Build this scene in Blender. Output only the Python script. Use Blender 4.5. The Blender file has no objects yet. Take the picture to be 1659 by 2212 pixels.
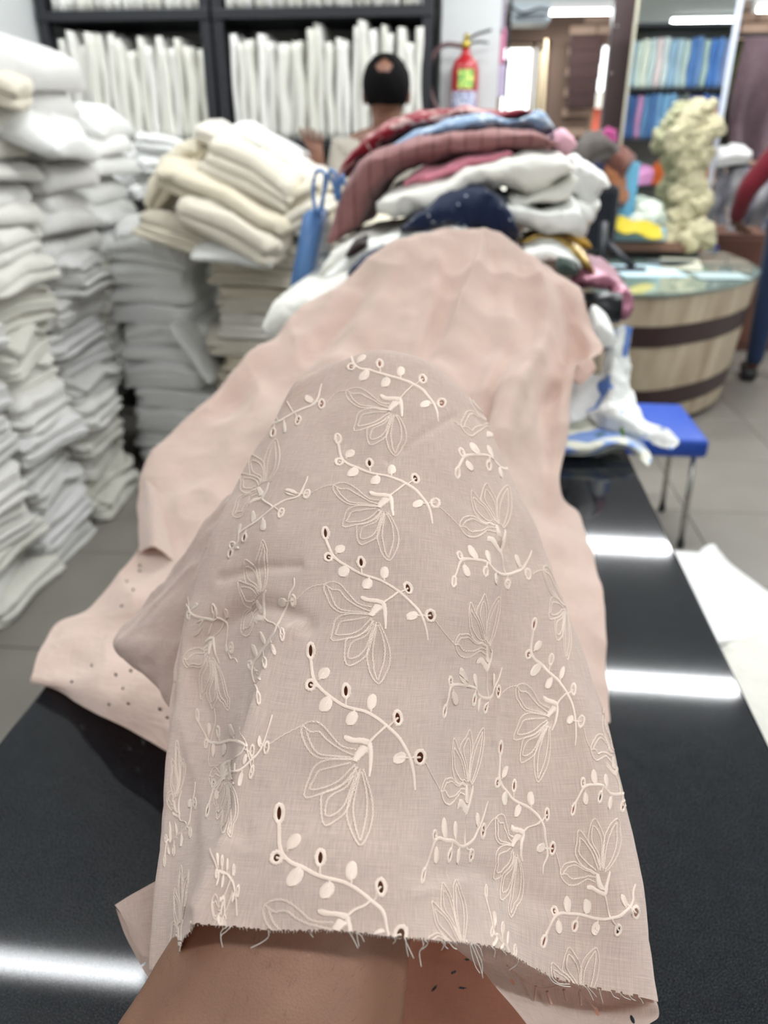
import bpy, bmesh, math, random
import numpy as np
from mathutils import Vector, Matrix, noise
from mathutils.bvhtree import BVHTree
random.seed(7); np.random.seed(7)
SC = bpy.context.scene
COL = SC.collection

# ------------------------------------------------------------------ camera
FPX = 1660.0; TH = math.radians(26); YW = math.radians(6); CAMZ = 1.4
FW = np.array([-math.sin(YW)*math.cos(TH), math.cos(YW)*math.cos(TH), -math.sin(TH)])
RT = np.array([math.cos(YW), math.sin(YW), 0.0]); UP = np.cross(RT, FW); CC = np.array([0, 0, CAMZ])
cam_data = bpy.data.cameras.new('camera'); cam = bpy.data.objects.new('camera', cam_data); COL.objects.link(cam)
cam_data.sensor_fit = 'VERTICAL'; cam_data.sensor_height = 36.0; cam_data.sensor_width = 27.0
cam_data.lens = 36.0*FPX/2212.0; cam_data.clip_start = 0.02; cam_data.clip_end = 200
M = Matrix((tuple(RT), tuple(UP), tuple(-FW))).transposed().to_4x4(); M.translation = Vector(CC)
cam.matrix_world = M
cam_data.dof.use_dof = True; cam_data.dof.focus_distance = 0.385; cam_data.dof.aperture_fstop = 7.4
SC.camera = cam

# ------------------------------------------------------------------ world, lights, exposure
SC.view_settings.view_transform = 'Standard'; SC.view_settings.look = 'None'
SC.view_settings.gamma = 1.0; SC.view_settings.use_curve_mapping = False
SC.view_settings.exposure = 0.57
W = bpy.data.worlds.new('sky'); SC.world = W; W.use_nodes = True
W.node_tree.nodes['Background'].inputs[0].default_value = (0.93, 0.97, 1.0, 1)
W.node_tree.nodes['Background'].inputs[1].default_value = 3.0
TUBE_W = 21.0        # watts of each ceiling tube
CEIL = 2.9

def ray(x, y): return FW + RT*((x-829.5)/FPX) - UP*((y-1106.0)/FPX)
def PZ(x, y, zc): return CC + zc*ray(x, y)
def onZ(x, y, Z):
    d = ray(x, y); return CC + d*(Z-CAMZ)/d[2]
def onY(x, y, Y):
    d = ray(x, y); return CC + d*Y/d[1]
def project(p):
    q = np.asarray(p)-CC; z = q@FW
    return 829.5+FPX*(q@RT)/z, 1106-FPX*(q@UP)/z

# ------------------------------------------------------------------ naming
ORD = ['first','second','third','fourth','fifth','sixth','seventh','eighth','ninth','tenth','eleventh','twelfth','thirteenth',
 'fourteenth','fifteenth','sixteenth','seventeenth','eighteenth','nineteenth','twentieth','twenty-first','twenty-second','twenty-third',
 'twenty-fourth','twenty-fifth','twenty-sixth','twenty-seventh','twenty-eighth','twenty-ninth','thirtieth']
def tag(o, label=None, cat=None, group=None, kind=None):
    if label: o['label'] = label
    if cat: o['category'] = cat
    if group: o['group'] = group
    if kind: o['kind'] = kind
    return o
def empty(name, loc, label, cat, group=None, rz=0):
    o = bpy.data.objects.new(name, None); COL.objects.link(o); o.location = loc; o.rotation_euler = (0, 0, rz)
    o.empty_display_size = 0.05
    return tag(o, label, cat, group)

# ------------------------------------------------------------------ materials
def srgb(r, g, b):
    f = lambda c: c/12.92 if c <= .04045 else ((c+.055)/1.055)**2.4
    return (f(r/255), f(g/255), f(b/255), 1)
MATS = {}
def new_mat(name):
    m = bpy.data.materials.new(name); m.use_nodes = True
    nt = m.node_tree; b = nt.nodes['Principled BSDF']
    return m, nt, b
def N(nt, t, **kw):
    n = nt.nodes.new(t)
    for k, v in kw.items():
        if k in n.inputs: n.inputs[k].default_value = v
        else: setattr(n, k, v)
    return n
def plain(name, col, rough=0.6, metal=0.0, spec=0.5, emit=None, es=0.0, noise_amt=0.0, scale=8.0):
    if name in MATS: return MATS[name]
    m, nt, b = new_mat(name)
    b.inputs['Base Color'].default_value = col; b.inputs['Roughness'].default_value = rough
    b.inputs['Metallic'].default_value = metal; b.inputs['Specular IOR Level'].default_value = spec
    if emit: b.inputs['Emission Color'].default_value = emit; b.inputs['Emission Strength'].default_value = es
    if noise_amt:
        tc = N(nt, 'ShaderNodeTexCoord'); nz = N(nt, 'ShaderNodeTexNoise', Scale=scale, Detail=4.0)
        mx = N(nt, 'ShaderNodeMix', data_type='RGBA')
        nt.links.new(tc.outputs['Object'], nz.inputs['Vector']); nt.links.new(nz.outputs['Fac'], mx.inputs['Factor'])
        mx.inputs['A'].default_value = tuple(c*(1-noise_amt) for c in col[:3])+(1,)
        mx.inputs['B'].default_value = tuple(min(1, c*(1+noise_amt)) for c in col[:3])+(1,)
        nt.links.new(mx.outputs['Result'], b.inputs['Base Color'])
    MATS[name] = m; return m
def fabric(name, col, var=0.06, bump=0.25, bscale=14.0, col2=None, pattern=None, pscale=20.0, sheen=0.2, vary_obj=0.0):
    """woven cloth: soft mottling, crumple relief, optional printed pattern"""
    if name in MATS: return MATS[name]
    m, nt, b = new_mat(name); L = nt.links.new
    b.inputs['Roughness'].default_value = 0.85; b.inputs['Specular IOR Level'].default_value = 0.15
    b.inputs['Sheen Weight'].default_value = sheen
    tc = N(nt, 'ShaderNodeTexCoord'); nz = N(nt, 'ShaderNodeTexNoise', Scale=bscale*0.5, Detail=5.0)
    L(tc.outputs['Object'], nz.inputs['Vector'])
    mx = N(nt, 'ShaderNodeMix', data_type='RGBA')
    mx.inputs['A'].default_value = tuple(c*(1-var) for c in col[:3])+(1,)
    mx.inputs['B'].default_value = tuple(min(1, c*(1+var)) for c in col[:3])+(1,)
    L(nz.outputs['Fac'], mx.inputs['Factor'])
    out = mx.outputs['Result']
    if pattern:
        if pattern == 'blotch':
            t = N(nt, 'ShaderNodeTexVoronoi', Scale=pscale, feature='DISTANCE_TO_EDGE'); o = t.outputs['Distance']
            r = N(nt, 'ShaderNodeValToRGB'); r.color_ramp.elements[0].position = .06; r.color_ramp.elements[1].position = .12
            r.color_ramp.elements[0].color = (1,1,1,1); r.color_ramp.elements[1].color = (0,0,0,1)
        elif pattern == 'dots':
            t = N(nt, 'ShaderNodeTexVoronoi', Scale=pscale); o = t.outputs['Distance']
            r = N(nt, 'ShaderNodeValToRGB'); r.color_ramp.elements[0].position = .13; r.color_ramp.elements[1].position = .2
            r.color_ramp.elements[0].color = (1,1,1,1); r.color_ramp.elements[1].color = (0,0,0,1)
        elif pattern == 'flowers':
            t = N(nt, 'ShaderNodeTexNoise', Scale=pscale, Detail=2.5, Distortion=1.2); o = t.outputs['Fac']
            r = N(nt, 'ShaderNodeValToRGB'); r.color_ramp.elements[0].position = .54; r.color_ramp.elements[1].position = .58
        elif pattern == 'checks':
            t = N(nt, 'ShaderNodeTexWave', Scale=pscale); o = t.outputs['Fac']
            r = N(nt, 'ShaderNodeValToRGB'); r.color_ramp.elements[0].position = .90; r.color_ramp.elements[1].position = .97
        L(tc.outputs['Object'], t.inputs['Vector']); L(o, r.inputs['Fac'])
        m2 = N(nt, 'ShaderNodeMix', data_type='RGBA'); L(r.outputs['Color'], m2.inputs['Factor']); L(out, m2.inputs['A'])
        m2.inputs['B'].default_value = col2; out = m2.outputs['Result']
    if vary_obj:
        oi = N(nt, 'ShaderNodeObjectInfo'); h = N(nt, 'ShaderNodeHueSaturation')
        mp = N(nt, 'ShaderNodeMapRange'); mp.inputs['To Min'].default_value = 1-vary_obj; mp.inputs['To Max'].default_value = 1+vary_obj*.5
        L(oi.outputs['Random'], mp.inputs['Value']); L(mp.outputs['Result'], h.inputs['Value'])
        ms = N(nt, 'ShaderNodeMapRange'); ms.inputs['To Min'].default_value = 1.3; ms.inputs['To Max'].default_value = 0.45
        L(oi.outputs['Random'], ms.inputs['Value']); L(ms.outputs['Result'], h.inputs['Saturation'])
        L(out, h.inputs['Color']); out = h.outputs['Color']
    L(out, b.inputs['Base Color'])
    n2 = N(nt, 'ShaderNodeTexNoise', Scale=bscale, Detail=6.0, Roughness=0.55, Distortion=0.6); L(tc.outputs['Object'], n2.inputs['Vector'])
    bp = N(nt, 'ShaderNodeBump', Strength=bump, Distance=0.02); L(n2.outputs['Fac'], bp.inputs['Height']); L(bp.outputs['Normal'], b.inputs['Normal'])
    MATS[name] = m; return m

def embroidered_cotton(name, col, trans=0.3, weave=1.0, creases=0.3):
    """fine cotton lawn: weave from the UV map (metres), slubs, translucent"""
    m, nt, b = new_mat(name); L = nt.links.new
    nt.nodes.remove(b); out = nt.nodes['Material Output']
    uv = N(nt, 'ShaderNodeUVMap')
    def slub(sx, sy, det):
        mp = N(nt, 'ShaderNodeMapping'); mp.inputs['Scale'].default_value = (sx, sy, 1); L(uv.outputs['UV'], mp.inputs['Vector'])
        nz = N(nt, 'ShaderNodeTexNoise', Scale=1.0, Detail=det, Roughness=0.6); L(mp.outputs['Vector'], nz.inputs['Vector']); return nz.outputs['Fac']
    a = slub(70, 2200, 3.0); c = slub(2200, 90, 3.0); d = slub(25, 25, 4.0)
    add = N(nt, 'ShaderNodeMath', operation='ADD'); L(a, add.inputs[0]); L(c, add.inputs[1])
    rmp = N(nt, 'ShaderNodeMapRange'); rmp.inputs['From Min'].default_value = .7; rmp.inputs['From Max'].default_value = 1.3
    L(add.outputs[0], rmp.inputs['Value'])
    mx = N(nt, 'ShaderNodeMix', data_type='RGBA'); L(rmp.outputs['Result'], mx.inputs['Factor'])
    k = .17*weave
    mx.inputs['A'].default_value = tuple(v*(1-k) for v in col[:3])+(1,); mx.inputs['B'].default_value = tuple(min(1, v*(1+k*.6)) for v in col[:3])+(1,)
    m2 = N(nt, 'ShaderNodeMix', data_type='RGBA', blend_type='MULTIPLY'); m2.inputs['Factor'].default_value = .25
    rm = N(nt, 'ShaderNodeValToRGB'); rm.color_ramp.elements[0].position = .3; rm.color_ramp.elements[1].position = .7
    rm.color_ramp.elements[0].color = (.86, .86, .9, 1); L(d, rm.inputs['Fac'])
    L(mx.outputs['Result'], m2.inputs['A']); L(rm.outputs['Color'], m2.inputs['B'])
    bp = N(nt, 'ShaderNodeBump', Strength=.35*weave, Distance=.0004); L(add.outputs[0], bp.inputs['Height'])
    cr = slub(14, 14, 3.0)
    bp2 = N(nt, 'ShaderNodeBump', Strength=creases, Distance=.01); L(cr, bp2.inputs['Height']); L(bp.outputs['Normal'], bp2.inputs['Normal'])
    df = N(nt, 'ShaderNodeBsdfDiffuse', Roughness=.9); tr = N(nt, 'ShaderNodeBsdfTranslucent'); ms = N(nt, 'ShaderNodeMixShader')
    ms.inputs['Fac'].default_value = trans
    mt_ = N(nt, 'ShaderNodeMix', data_type='RGBA', blend_type='MULTIPLY'); mt_.inputs['Factor'].default_value = 1; mt_.inputs['B'].default_value = (1, .66, .54, 1); L(m2.outputs['Result'], mt_.inputs['A'])  # light passing through the dyed threads picks up more colour
    L(m2.outputs['Result'], df.inputs['Color']); L(mt_.outputs['Result'], tr.inputs['Color'])
    for s in (df, tr): L(bp2.outputs['Normal'], s.inputs['Normal'])
    L(df.outputs[0], ms.inputs[1]); L(tr.outputs[0], ms.inputs[2]); L(ms.outputs[0], out.inputs['Surface'])
    MATS[name] = m; return m

# ------------------------------------------------------------------ mesh helpers
def mesh_obj(name, V, F, mat=None, parent=None, smooth=True, uv=None):
    me = bpy.data.meshes.new(name); me.from_pydata([tuple(v) for v in V], [], [tuple(f) for f in F])
    if smooth: me.polygons.foreach_set('use_smooth', [True]*len(me.polygons))
    if mat: me.materials.append(mat)
    if uv is not None:
        l = me.uv_layers.new(name='UVMap'); idx = np.empty(len(me.loops), dtype=np.int32); me.loops.foreach_get('vertex_index', idx)
        l.data.foreach_set('uv', np.asarray(uv, dtype=np.float32)[idx].ravel())
    o = bpy.data.objects.new(name, me); COL.objects.link(o)
    if parent: o.parent = parent; o.matrix_parent_inverse = parent_inv(parent)
    return o
def world_of(p): return p.matrix_basis.copy() if p.parent is None else world_of(p.parent) @ p.matrix_parent_inverse @ p.matrix_basis
def parent_inv(p): return world_of(p).inverted()
def bm_obj(name, bm, mat=None, parent=None, smooth=False, local=False):
    me = bpy.data.meshes.new(name); bm.to_mesh(me); bm.free()
    if smooth: me.polygons.foreach_set('use_smooth', [True]*len(me.polygons))
    if mat: me.materials.append(mat)
    o = bpy.data.objects.new(name, me); COL.objects.link(o)
    if parent:
        o.parent = parent
        if not local: o.matrix_parent_inverse = parent_inv(parent)
    return o
def bm_box(bm, c, s, bevel=0.0, rot=None, seg=2):
    r = bmesh.ops.create_cube(bm, size=1.0); vs = r['verts']
    mt = Matrix.Translation(Vector(c)) @ (rot.to_4x4() if rot else Matrix.Identity(4)) @ Matrix.Diagonal((s[0], s[1], s[2], 1))
    bmesh.ops.transform(bm, matrix=mt, verts=vs)
    if bevel > 0:
        es = list({e for v in vs for e in v.link_edges})
        bmesh.ops.bevel(bm, geom=es, offset=bevel, segments=seg, affect='EDGES', profile=.5)
def box(name, c, s, mat, parent=None, bevel=0.004, rot=None, smooth=False):
    bm = bmesh.new(); bm_box(bm, c, s, bevel, rot); return bm_obj(name, bm, mat, parent, smooth)
def box_min(name, a, b, mat, parent=None, bevel=0.0):
    return box(name, [(a[i]+b[i])/2 for i in range(3)], [b[i]-a[i] for i in range(3)], mat, parent, bevel)
def frame_vecs(T, ref=None):
    T = T/np.linalg.norm(T); r = np.array([0, 0, 1.0]) if ref is None else ref
    if abs(T@r) > .95: r = np.array([1.0, 0, 0])
    a = np.cross(T, r); a /= np.linalg.norm(a); return a, np.cross(a, T)
class MB:
    def __init__(s): s.V = []; s.F = []
    def tube(s, pts, rad, sides=8, cap=True, flat=1.0, ref=None):
        pts = [np.asarray(p, float) for p in pts]; n = len(pts)
        if n < 2: return
        rad = [rad]*n if np.isscalar(rad) else rad; b0 = len(s.V)
        for i, p in enumerate(pts):
            T = pts[min(i+1, n-1)]-pts[max(i-1, 0)]
            if np.linalg.norm(T) < 1e-9: T = np.array([0, 0, 1.0])
            a, b = frame_vecs(T, ref)
            for k in range(sides):
                t = 2*math.pi*k/sides; s.V.append(p+rad[i]*(a*math.cos(t)+b*math.sin(t)*flat))
        for i in range(n-1):
            for k in range(sides):
                k2 = (k+1) % sides; s.F.append((b0+i*sides+k, b0+i*sides+k2, b0+(i+1)*sides+k2, b0+(i+1)*sides+k))
        if cap:
            s.F.append(tuple(b0+k for k in range(sides))[::-1]); s.F.append(tuple(b0+(n-1)*sides+k for k in range(sides)))
    def build(s, name, mat, parent=None, smooth=True): return mesh_obj(name, s.V, s.F, mat, parent, smooth)
def lathe(name, prof, c, mat, parent=None, n=32, axis='z', cap=True):
    V = []; F = []
    for r, z in prof:
        for k in range(n):
            t = 2*math.pi*k/n; V.append((c[0]+r*math.cos(t), c[1]+r*math.sin(t), c[2]+z))
    for i in range(len(prof)-1):
        for k in range(n):
            k2 = (k+1) % n; F.append((i*n+k, i*n+k2, (i+1)*n+k2, (i+1)*n+k))
    if cap: F.append(tuple(range(n))[::-1]); F.append(tuple((len(prof)-1)*n+k for k in range(n)))
    return mesh_obj(name, V, F, mat, parent)
def cr_eval(P, t):
    """Catmull-Rom through control rows P (n,...) at params t (m,)"""
    n = len(P); t = np.clip(t, 0, n-1-1e-9); i = t.astype(int); f = t-i; sh = (-1,)+(1,)*(P.ndim-1); f = f.reshape(sh)
    p1 = P[i]; p2 = P[np.minimum(i+1, n-1)]
    p0 = np.where((i == 0).reshape(sh), 2*p1-p2, P[np.maximum(i-1, 0)]); p3 = np.where((i >= n-2).reshape(sh), 2*p2-p1, P[np.minimum(i+2, n-1)])
    return .5*((2*p1)+(-p0+p2)*f+(2*p0-5*p1+4*p2-p3)*f**2+(-p0+3*p1-3*p2+p3)*f**3)
def net_surface(ctrl, nu, nv):
    """ctrl (rows, cols, 3) world -> (nv, nu, 3) smooth surface"""
    A = cr_eval(ctrl, np.linspace(0, ctrl.shape[0]-1, nv)); B = cr_eval(np.swapaxes(A, 0, 1), np.linspace(0, ctrl.shape[1]-1, nu))
    return np.swapaxes(B, 0, 1)
def grid_normals(G):
    du = np.gradient(G, axis=1); dv = np.gradient(G, axis=0); n = np.cross(du, dv); n /= (np.linalg.norm(n, axis=2, keepdims=True)+1e-12)
    view = G-CC; s = np.sign((n*view).sum(2, keepdims=True)); s[s == 0] = 1
    return n, -s
def grid_uv(G):
    du = np.linalg.norm(np.diff(G, axis=1), axis=2).mean(0); dv = np.linalg.norm(np.diff(G, axis=0), axis=2).mean(1)
    u = np.concatenate([[0], np.cumsum(du)]); v = np.concatenate([[0], np.cumsum(dv)])
    return np.stack(np.meshgrid(u, v), axis=2)
def np_mesh(name, G, mat, parent=None, keep=None, uv=True, thick=0.0):
    nv, nu = G.shape[:2]; idx = np.arange(nv*nu).reshape(nv, nu)
    Q = np.stack([idx[:-1, :-1], idx[:-1, 1:], idx[1:, 1:], idx[1:, :-1]], axis=2).reshape(-1, 4)
    if keep is not None: Q = Q[keep.ravel()]
    me = bpy.data.meshes.new(name); V = G.reshape(-1, 3).astype(np.float32)
    me.vertices.add(len(V)); me.vertices.foreach_set('co', V.ravel())
    me.loops.add(Q.size); me.loops.foreach_set('vertex_index', Q.ravel().astype(np.int32))
    me.polygons.add(len(Q)); me.polygons.foreach_set('loop_start', np.arange(0, Q.size, 4, dtype=np.int32))
    me.update(calc_edges=True); me.polygons.foreach_set('use_smooth', [True]*len(Q))
    if uv:
        l = me.uv_layers.new(name='UVMap'); l.data.foreach_set('uv', grid_uv(G).reshape(-1, 2)[Q.ravel()].astype(np.float32).ravel())
    me.validate(); me.materials.append(mat)
    o = bpy.data.objects.new(name, me); COL.objects.link(o)
    if parent: o.parent = parent; o.matrix_parent_inverse = parent_inv(parent)
    if thick:
        md = o.modifiers.new('cloth', 'SOLIDIFY'); md.thickness = thick; md.offset = 0
    return o
def fbm(P, scale, oct=3, seed=0.0):
    return np.array([noise.fractal(Vector((p[0]*scale+seed, p[1]*scale+seed*.7, p[2]*scale-seed)), 1.0, 2.0, oct) for p in P])
def copy_tree(o, parent=None):
    c = o.copy(); COL.objects.link(c)
    if parent: c.parent = parent
    for ch in o.children: copy_tree(ch, c)
    return c

# ------------------------------------------------------------------ palette
m_wall = plain('white_paint', srgb(205, 208, 208), .7, noise_amt=.03)
m_ceil = plain('ceiling_paint', srgb(225, 226, 224), .8, noise_amt=.02)
m_black = plain('black_powder_coat', srgb(28, 30, 36), .4)
m_rackback = plain('grey_rack_panel', srgb(160, 160, 155), .6)
m_steel = plain('brushed_steel', srgb(190, 188, 182), .25, metal=1.0)
m_white = fabric('white_cotton', srgb(232, 233, 230), .04, .35, 16, vary_obj=.07)
m_offw = fabric('off_white_cotton', srgb(224, 222, 213), .05, .45, 16, vary_obj=.09)
m_cream = fabric('cream_cotton', srgb(216, 209, 191), .05, .3, 12, vary_obj=.07)
m_grey = fabric('grey_white_cotton', srgb(217, 216, 213), .05, .45, 16, vary_obj=.08)
# ================================================================== STRUCTURE
def structure(o): o['kind'] = 'structure'; return o
XL, XR, YB, YF = -2.05, 4.2, -4.2, 7.2
fl = structure(box_min('floor', (XL-.1, YB-.1, -.12), (XR+.1, YF+.1, -.012), plain('grout', srgb(112, 108, 100), .8)))
m_tile = new_mat('floor_tile'); mt, nt, b = m_tile
tc = N(nt, 'ShaderNodeTexCoord'); nz = N(nt, 'ShaderNodeTexNoise', Scale=5.0, Detail=6.0); r = N(nt, 'ShaderNodeValToRGB')
r.color_ramp.elements[0].color = srgb(124, 120, 112); r.color_ramp.elements[1].color = srgb(140, 136, 128)
nt.links.new(tc.outputs['Object'], nz.inputs['Vector']); nt.links.new(nz.outputs['Fac'], r.inputs['Fac']); nt.links.new(r.outputs['Color'], b.inputs['Base Color'])
b.inputs['Roughness'].default_value = .3; m_tile = mt
TS = .6; bm = bmesh.new(); bm_box(bm, (0, 0, -.006), (TS-.004, TS-.004, .012), .0015, seg=1)
tile0 = bm_obj('floor_tile', bm, m_tile, fl); tile0.location = (XL+.3, YB+.3, 0)
for i in range(int((XR-XL)/TS)+1):
    for j in range(int((YF-YB)/TS)+1):
        if i == j == 0: continue
        c = tile0.copy(); COL.objects.link(c); c.location = (XL+.3+i*TS, YB+.3+j*TS, 0)
structure(box_min('ceiling', (XL-.1, YB-.1, CEIL), (XR+.1, YF+.1, CEIL+.1), m_ceil))
structure(box_min('wall_left', (XL-.1, YB-.1, 0), (XL, YF, CEIL), m_wall))
structure(box_min('wall_right', (XR, YB-.1, 0), (XR+.1, YF, CEIL), m_wall))
structure(box_min('wall_rear', (XL, YB-.1, 0), (XR, YB, CEIL), m_wall))
structure(box_min('wall_back', (XL, 4.5, 0), (-.17, 4.6, CEIL), m_wall))
structure(box_min('wall_column', (-.17, 4.15, 0), (.1, 4.6, CEIL), m_wall))
# far brick wall with openings, built in pieces around the two windows
def brick_mat():
    m, nt, b = new_mat('brown_brick_render'); L = nt.links.new
    tc = N(nt, 'ShaderNodeTexCoord'); nz = N(nt, 'ShaderNodeTexNoise', Scale=6.0, Detail=5.0); r = N(nt, 'ShaderNodeValToRGB')
    r.color_ramp.elements[0].color = srgb(150, 122, 104); r.color_ramp.elements[1].color = srgb(196, 170, 150)
    L(tc.outputs['Object'], nz.inputs['Vector']); L(nz.outputs['Fac'], r.inputs['Fac']); L(r.outputs['Color'], b.inputs['Base Color'])
    b.inputs['Roughness'].default_value = .85; return m
m_brick = brick_mat(); m_mortar = plain('mortar', srgb(105, 86, 74), .9)
W1 = (.17, .56, .95, 2.06); W2 = (.90, 1.09, 1.05, 2.07)   # x0,x1,z0,z1 at Y=7
def pieces_around(name, y0, y1, mat):
    xs = [-.1, W1[0], W1[1], W2[0], W2[1], XR]
    bm = bmesh.new()
    for a, b_ in ((xs[0], xs[1]), (xs[2], xs[3]), (xs[4], xs[5])): bm_box(bm, ((a+b_)/2, (y0+y1)/2, CEIL/2), (b_-a, y1-y0, CEIL))
    for w in (W1, W2):
        bm_box(bm, ((w[0]+w[1])/2, (y0+y1)/2, w[2]/2), (w[1]-w[0], y1-y0, w[2]))
        bm_box(bm, ((w[0]+w[1])/2, (y0+y1)/2, (w[3]+CEIL)/2), (w[1]-w[0], y1-y0, CEIL-w[3]))
    return bm_obj(name, bm, mat)
far = structure(pieces_around('wall_far', 7.0, 7.15, m_mortar))
structure(box_min('wall_side', (-.1, 4.6, 0), (-.0, 7.15, CEIL), m_wall))
bw, bh = .21, .07; bm = bmesh.new(); bm_box(bm, (0, 0, 0), (bw-.012, .03, bh-.012), .003, seg=1)
bk = bm_obj('brick', bm, m_brick, far); nb = 0; first = True
for j in range(int(.7/bh), int(2.45/bh)):
    z = j*bh+bh/2
    for i in range(24):
        x = .58+i*bw+(j % 2)*bw/2
        if x < .6+bw/2 or x > 3.4: continue
        if z > W2[2]-bh/2 and z < W2[3]+bh/2 and W2[0]-bw/2 < x < W2[1]+bw/2: continue
        if nb > 298: break
        if first: o = bk; first = False
        else: o = bk.copy(); COL.objects.link(o)
        o.location = (x, 6.99+random.uniform(-.004, .004), z); nb += 1
# windows
m_frame = plain('window_frame_paint', srgb(150, 128, 104), .5)
mg, nt, b = new_mat('window_glass'); b.inputs['Base Color'].default_value = (1, 1, 1, 1); b.inputs['Roughness'].default_value = .02
b.inputs['Transmission Weight'].default_value = 1.0; b.inputs['IOR'].default_value = 1.02; m_glass = mg
for k, w in enumerate((W1, W2)):
    bm = bmesh.new(); t = .035
    for (c, s) in (((w[0]+t/2, (w[2]+w[3])/2), (t, w[3]-w[2])), ((w[1]-t/2, (w[2]+w[3])/2), (t, w[3]-w[2])),
                   (((w[0]+w[1])/2, w[2]+t/2), (w[1]-w[0], t)), (((w[0]+w[1])/2, w[3]-t/2), (w[1]-w[0], t))):
        bm_box(bm, (c[0], 7.07, c[1]), (s[0], .06, s[1]), .004)
    wo = structure(bm_obj('window_%d' % (k+1), bm, m_frame))
    box_min('pane', (w[0]+t, 7.06, w[2]+t), (w[1]-t, 7.066, w[3]-t), m_glass, wo)
    box_min('window_sill', (w[0]-.03, 6.93, w[2]-.03), (w[1]+.03, 7.0, w[2]), m_frame, wo, .004)
    if k == 0:
        box_min('mullion', (.42, 7.04, w[2]), (.45, 7.1, w[3]), m_frame, wo, .004)
        box_min('shutter', (.455, 7.03, w[2]+.04), (w[1]-.035, 7.05, w[3]-.04), plain('dark_shutter', srgb(70, 66, 64), .6), wo, .003)
# outdoors: ground, red wall and a pale house seen through the panes
gr = structure(box_min('ground', (-8, 7.3, -.2), (14, 30, -.1), plain('paving', srgb(170, 165, 150), .9)))
hb = empty('brick_building', (2.4, 12, -.1), 'red brick building outside, seen through the narrow right window', 'building')
box_min('wall', (1.2, 12, -.1), (4.5, 14, 1.75), plain('red_brick_far', srgb(176, 84, 66), .9, noise_amt=.1), hb)
box_min('roof_slab', (1.0, 11.8, 1.75), (4.7, 14.2, 1.95), plain('concrete', srgb(190, 185, 175), .9), hb)
tr = empty('leafy_bush', (.75, 10.5, -.1), 'sunlit green bush outside the left window', 'bush')
mb = MB(); mb.tube([(.75, 10.5, -.1), (.76, 10.5, .9)], .03, 8); mb.build('stem', plain('bark', srgb(90, 70, 50), .9), tr)
V = []; F = []
for i in range(500):
    p = np.array([.75, 10.5, 1.3])+np.random.normal(0, 1, 3)*np.array([.25, .25, .32]); a = np.random.normal(0, 1, 3); a /= np.linalg.norm(a); b_ = np.cross(a, [0, 0, 1.0]); n0 = len(V)
    V += [p, p+a*.04+b_*.02, p+a*.09, p+a*.04-b_*.02]; F.append((n0, n0+1, n0+2, n0+3))
tag(mesh_obj('leaves', V, F, plain('leaf_green', srgb(120, 160, 60), .6), tr, False), kind='stuff')

# ------------------------------------------------------------------ ceiling tubes
m_fix = plain('lamp_housing', srgb(230, 230, 228), .5)
m_tube = plain('lit_tube', (1, 1, 1, 1), .4, emit=(.95, .98, 1, 1), es=14.0)
def tube_light(x, y, z, L, label, power=TUBE_W, wall=False):
    e = empty('tube_light', (x, y, z), label, 'light', 'fluorescent tubes')
    box('housing', (x, y, z-.02), (L, .09, .04), m_fix, e, .006)
    mb = MB(); mb.tube([(x-L/2+.03, y, z-.056), (x+L/2-.03, y, z-.056)], .014, 10); mb.build('tube', m_tube, e)
    for s in (-1, 1): box('end_cap', (x+s*(L/2-.02), y, z-.056), (.03, .034, .034), m_fix, e, .004)
    ld = bpy.data.lights.new('tube_glow', 'AREA'); ld.shape = 'RECTANGLE'; ld.size = L-.06; ld.size_y = .075; ld.energy = power; ld.color = (.96, .98, 1)
    lo = bpy.data.objects.new('tube_glow', ld); COL.objects.link(lo); lo.location = (x, y, z-.078); lo.parent = e; lo.matrix_parent_inverse = parent_inv(e)
tubes = [(.12, 2.30, 'added tube light over the middle of the counter, brightening the peach cloth'), (.92, 3.35, 'tube light above the near end of the round desk'), (.92, 4.87, 'tube light above the round desk and mirror'),  # the mid-counter tube is added to brighten the cloth draped from the pile
 (-1.55, 1.57, 'tube light above the left side of the dark counter'), (-1.55, 3.35, 'tube light above the left stacks of folded cloth'),
 (-1.0, -.4, 'tube light behind the photographer on the left'), (.92, -.4, 'tube light behind the photographer, right of centre'),
 (2.9, 1.57, 'tube light on the right, above the coloured bolts'), (2.9, 3.35, 'tube light on the right, beside the round desk'), (3.2, -2.2, 'tube light at the far right rear, seen in the mirror'),
 (-.6, -2.2, 'tube light at the left rear of the shop'), (3.7, -3.3, 'tube light in the rear corner, small in the mirror'), (2.9, 5.6, 'tube light near the red-shirted visitor')]
for x, y, l in tubes: tube_light(x, y, CEIL, 1.2, l, TUBE_W*((.15 if y < 2 else .5) if x < -1.5 else (.2 if x < 0 else .7) if y < 0 else (.9 if y == 2.30 else 1.1)))
tube_light(.655, 6.55, 2.25, .60, 'tube light mounted left of the dark post, over the brick wall', 6)
tube_light(2.25, 6.55, 2.25, .75, 'tube light mounted right of the mirror, over the hanging cloths', 6)
o = structure(box_min('trim_1', (0, 6.5, 2.25), (XR, 6.62, 2.37), plain('beam_grey', srgb(205, 210, 208), .6)))
structure(box_min('trim_2', (0.0, 6.62, 2.25), (XR, 7.0, 2.27), plain('soffit', srgb(195, 190, 182), .7)))

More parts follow.
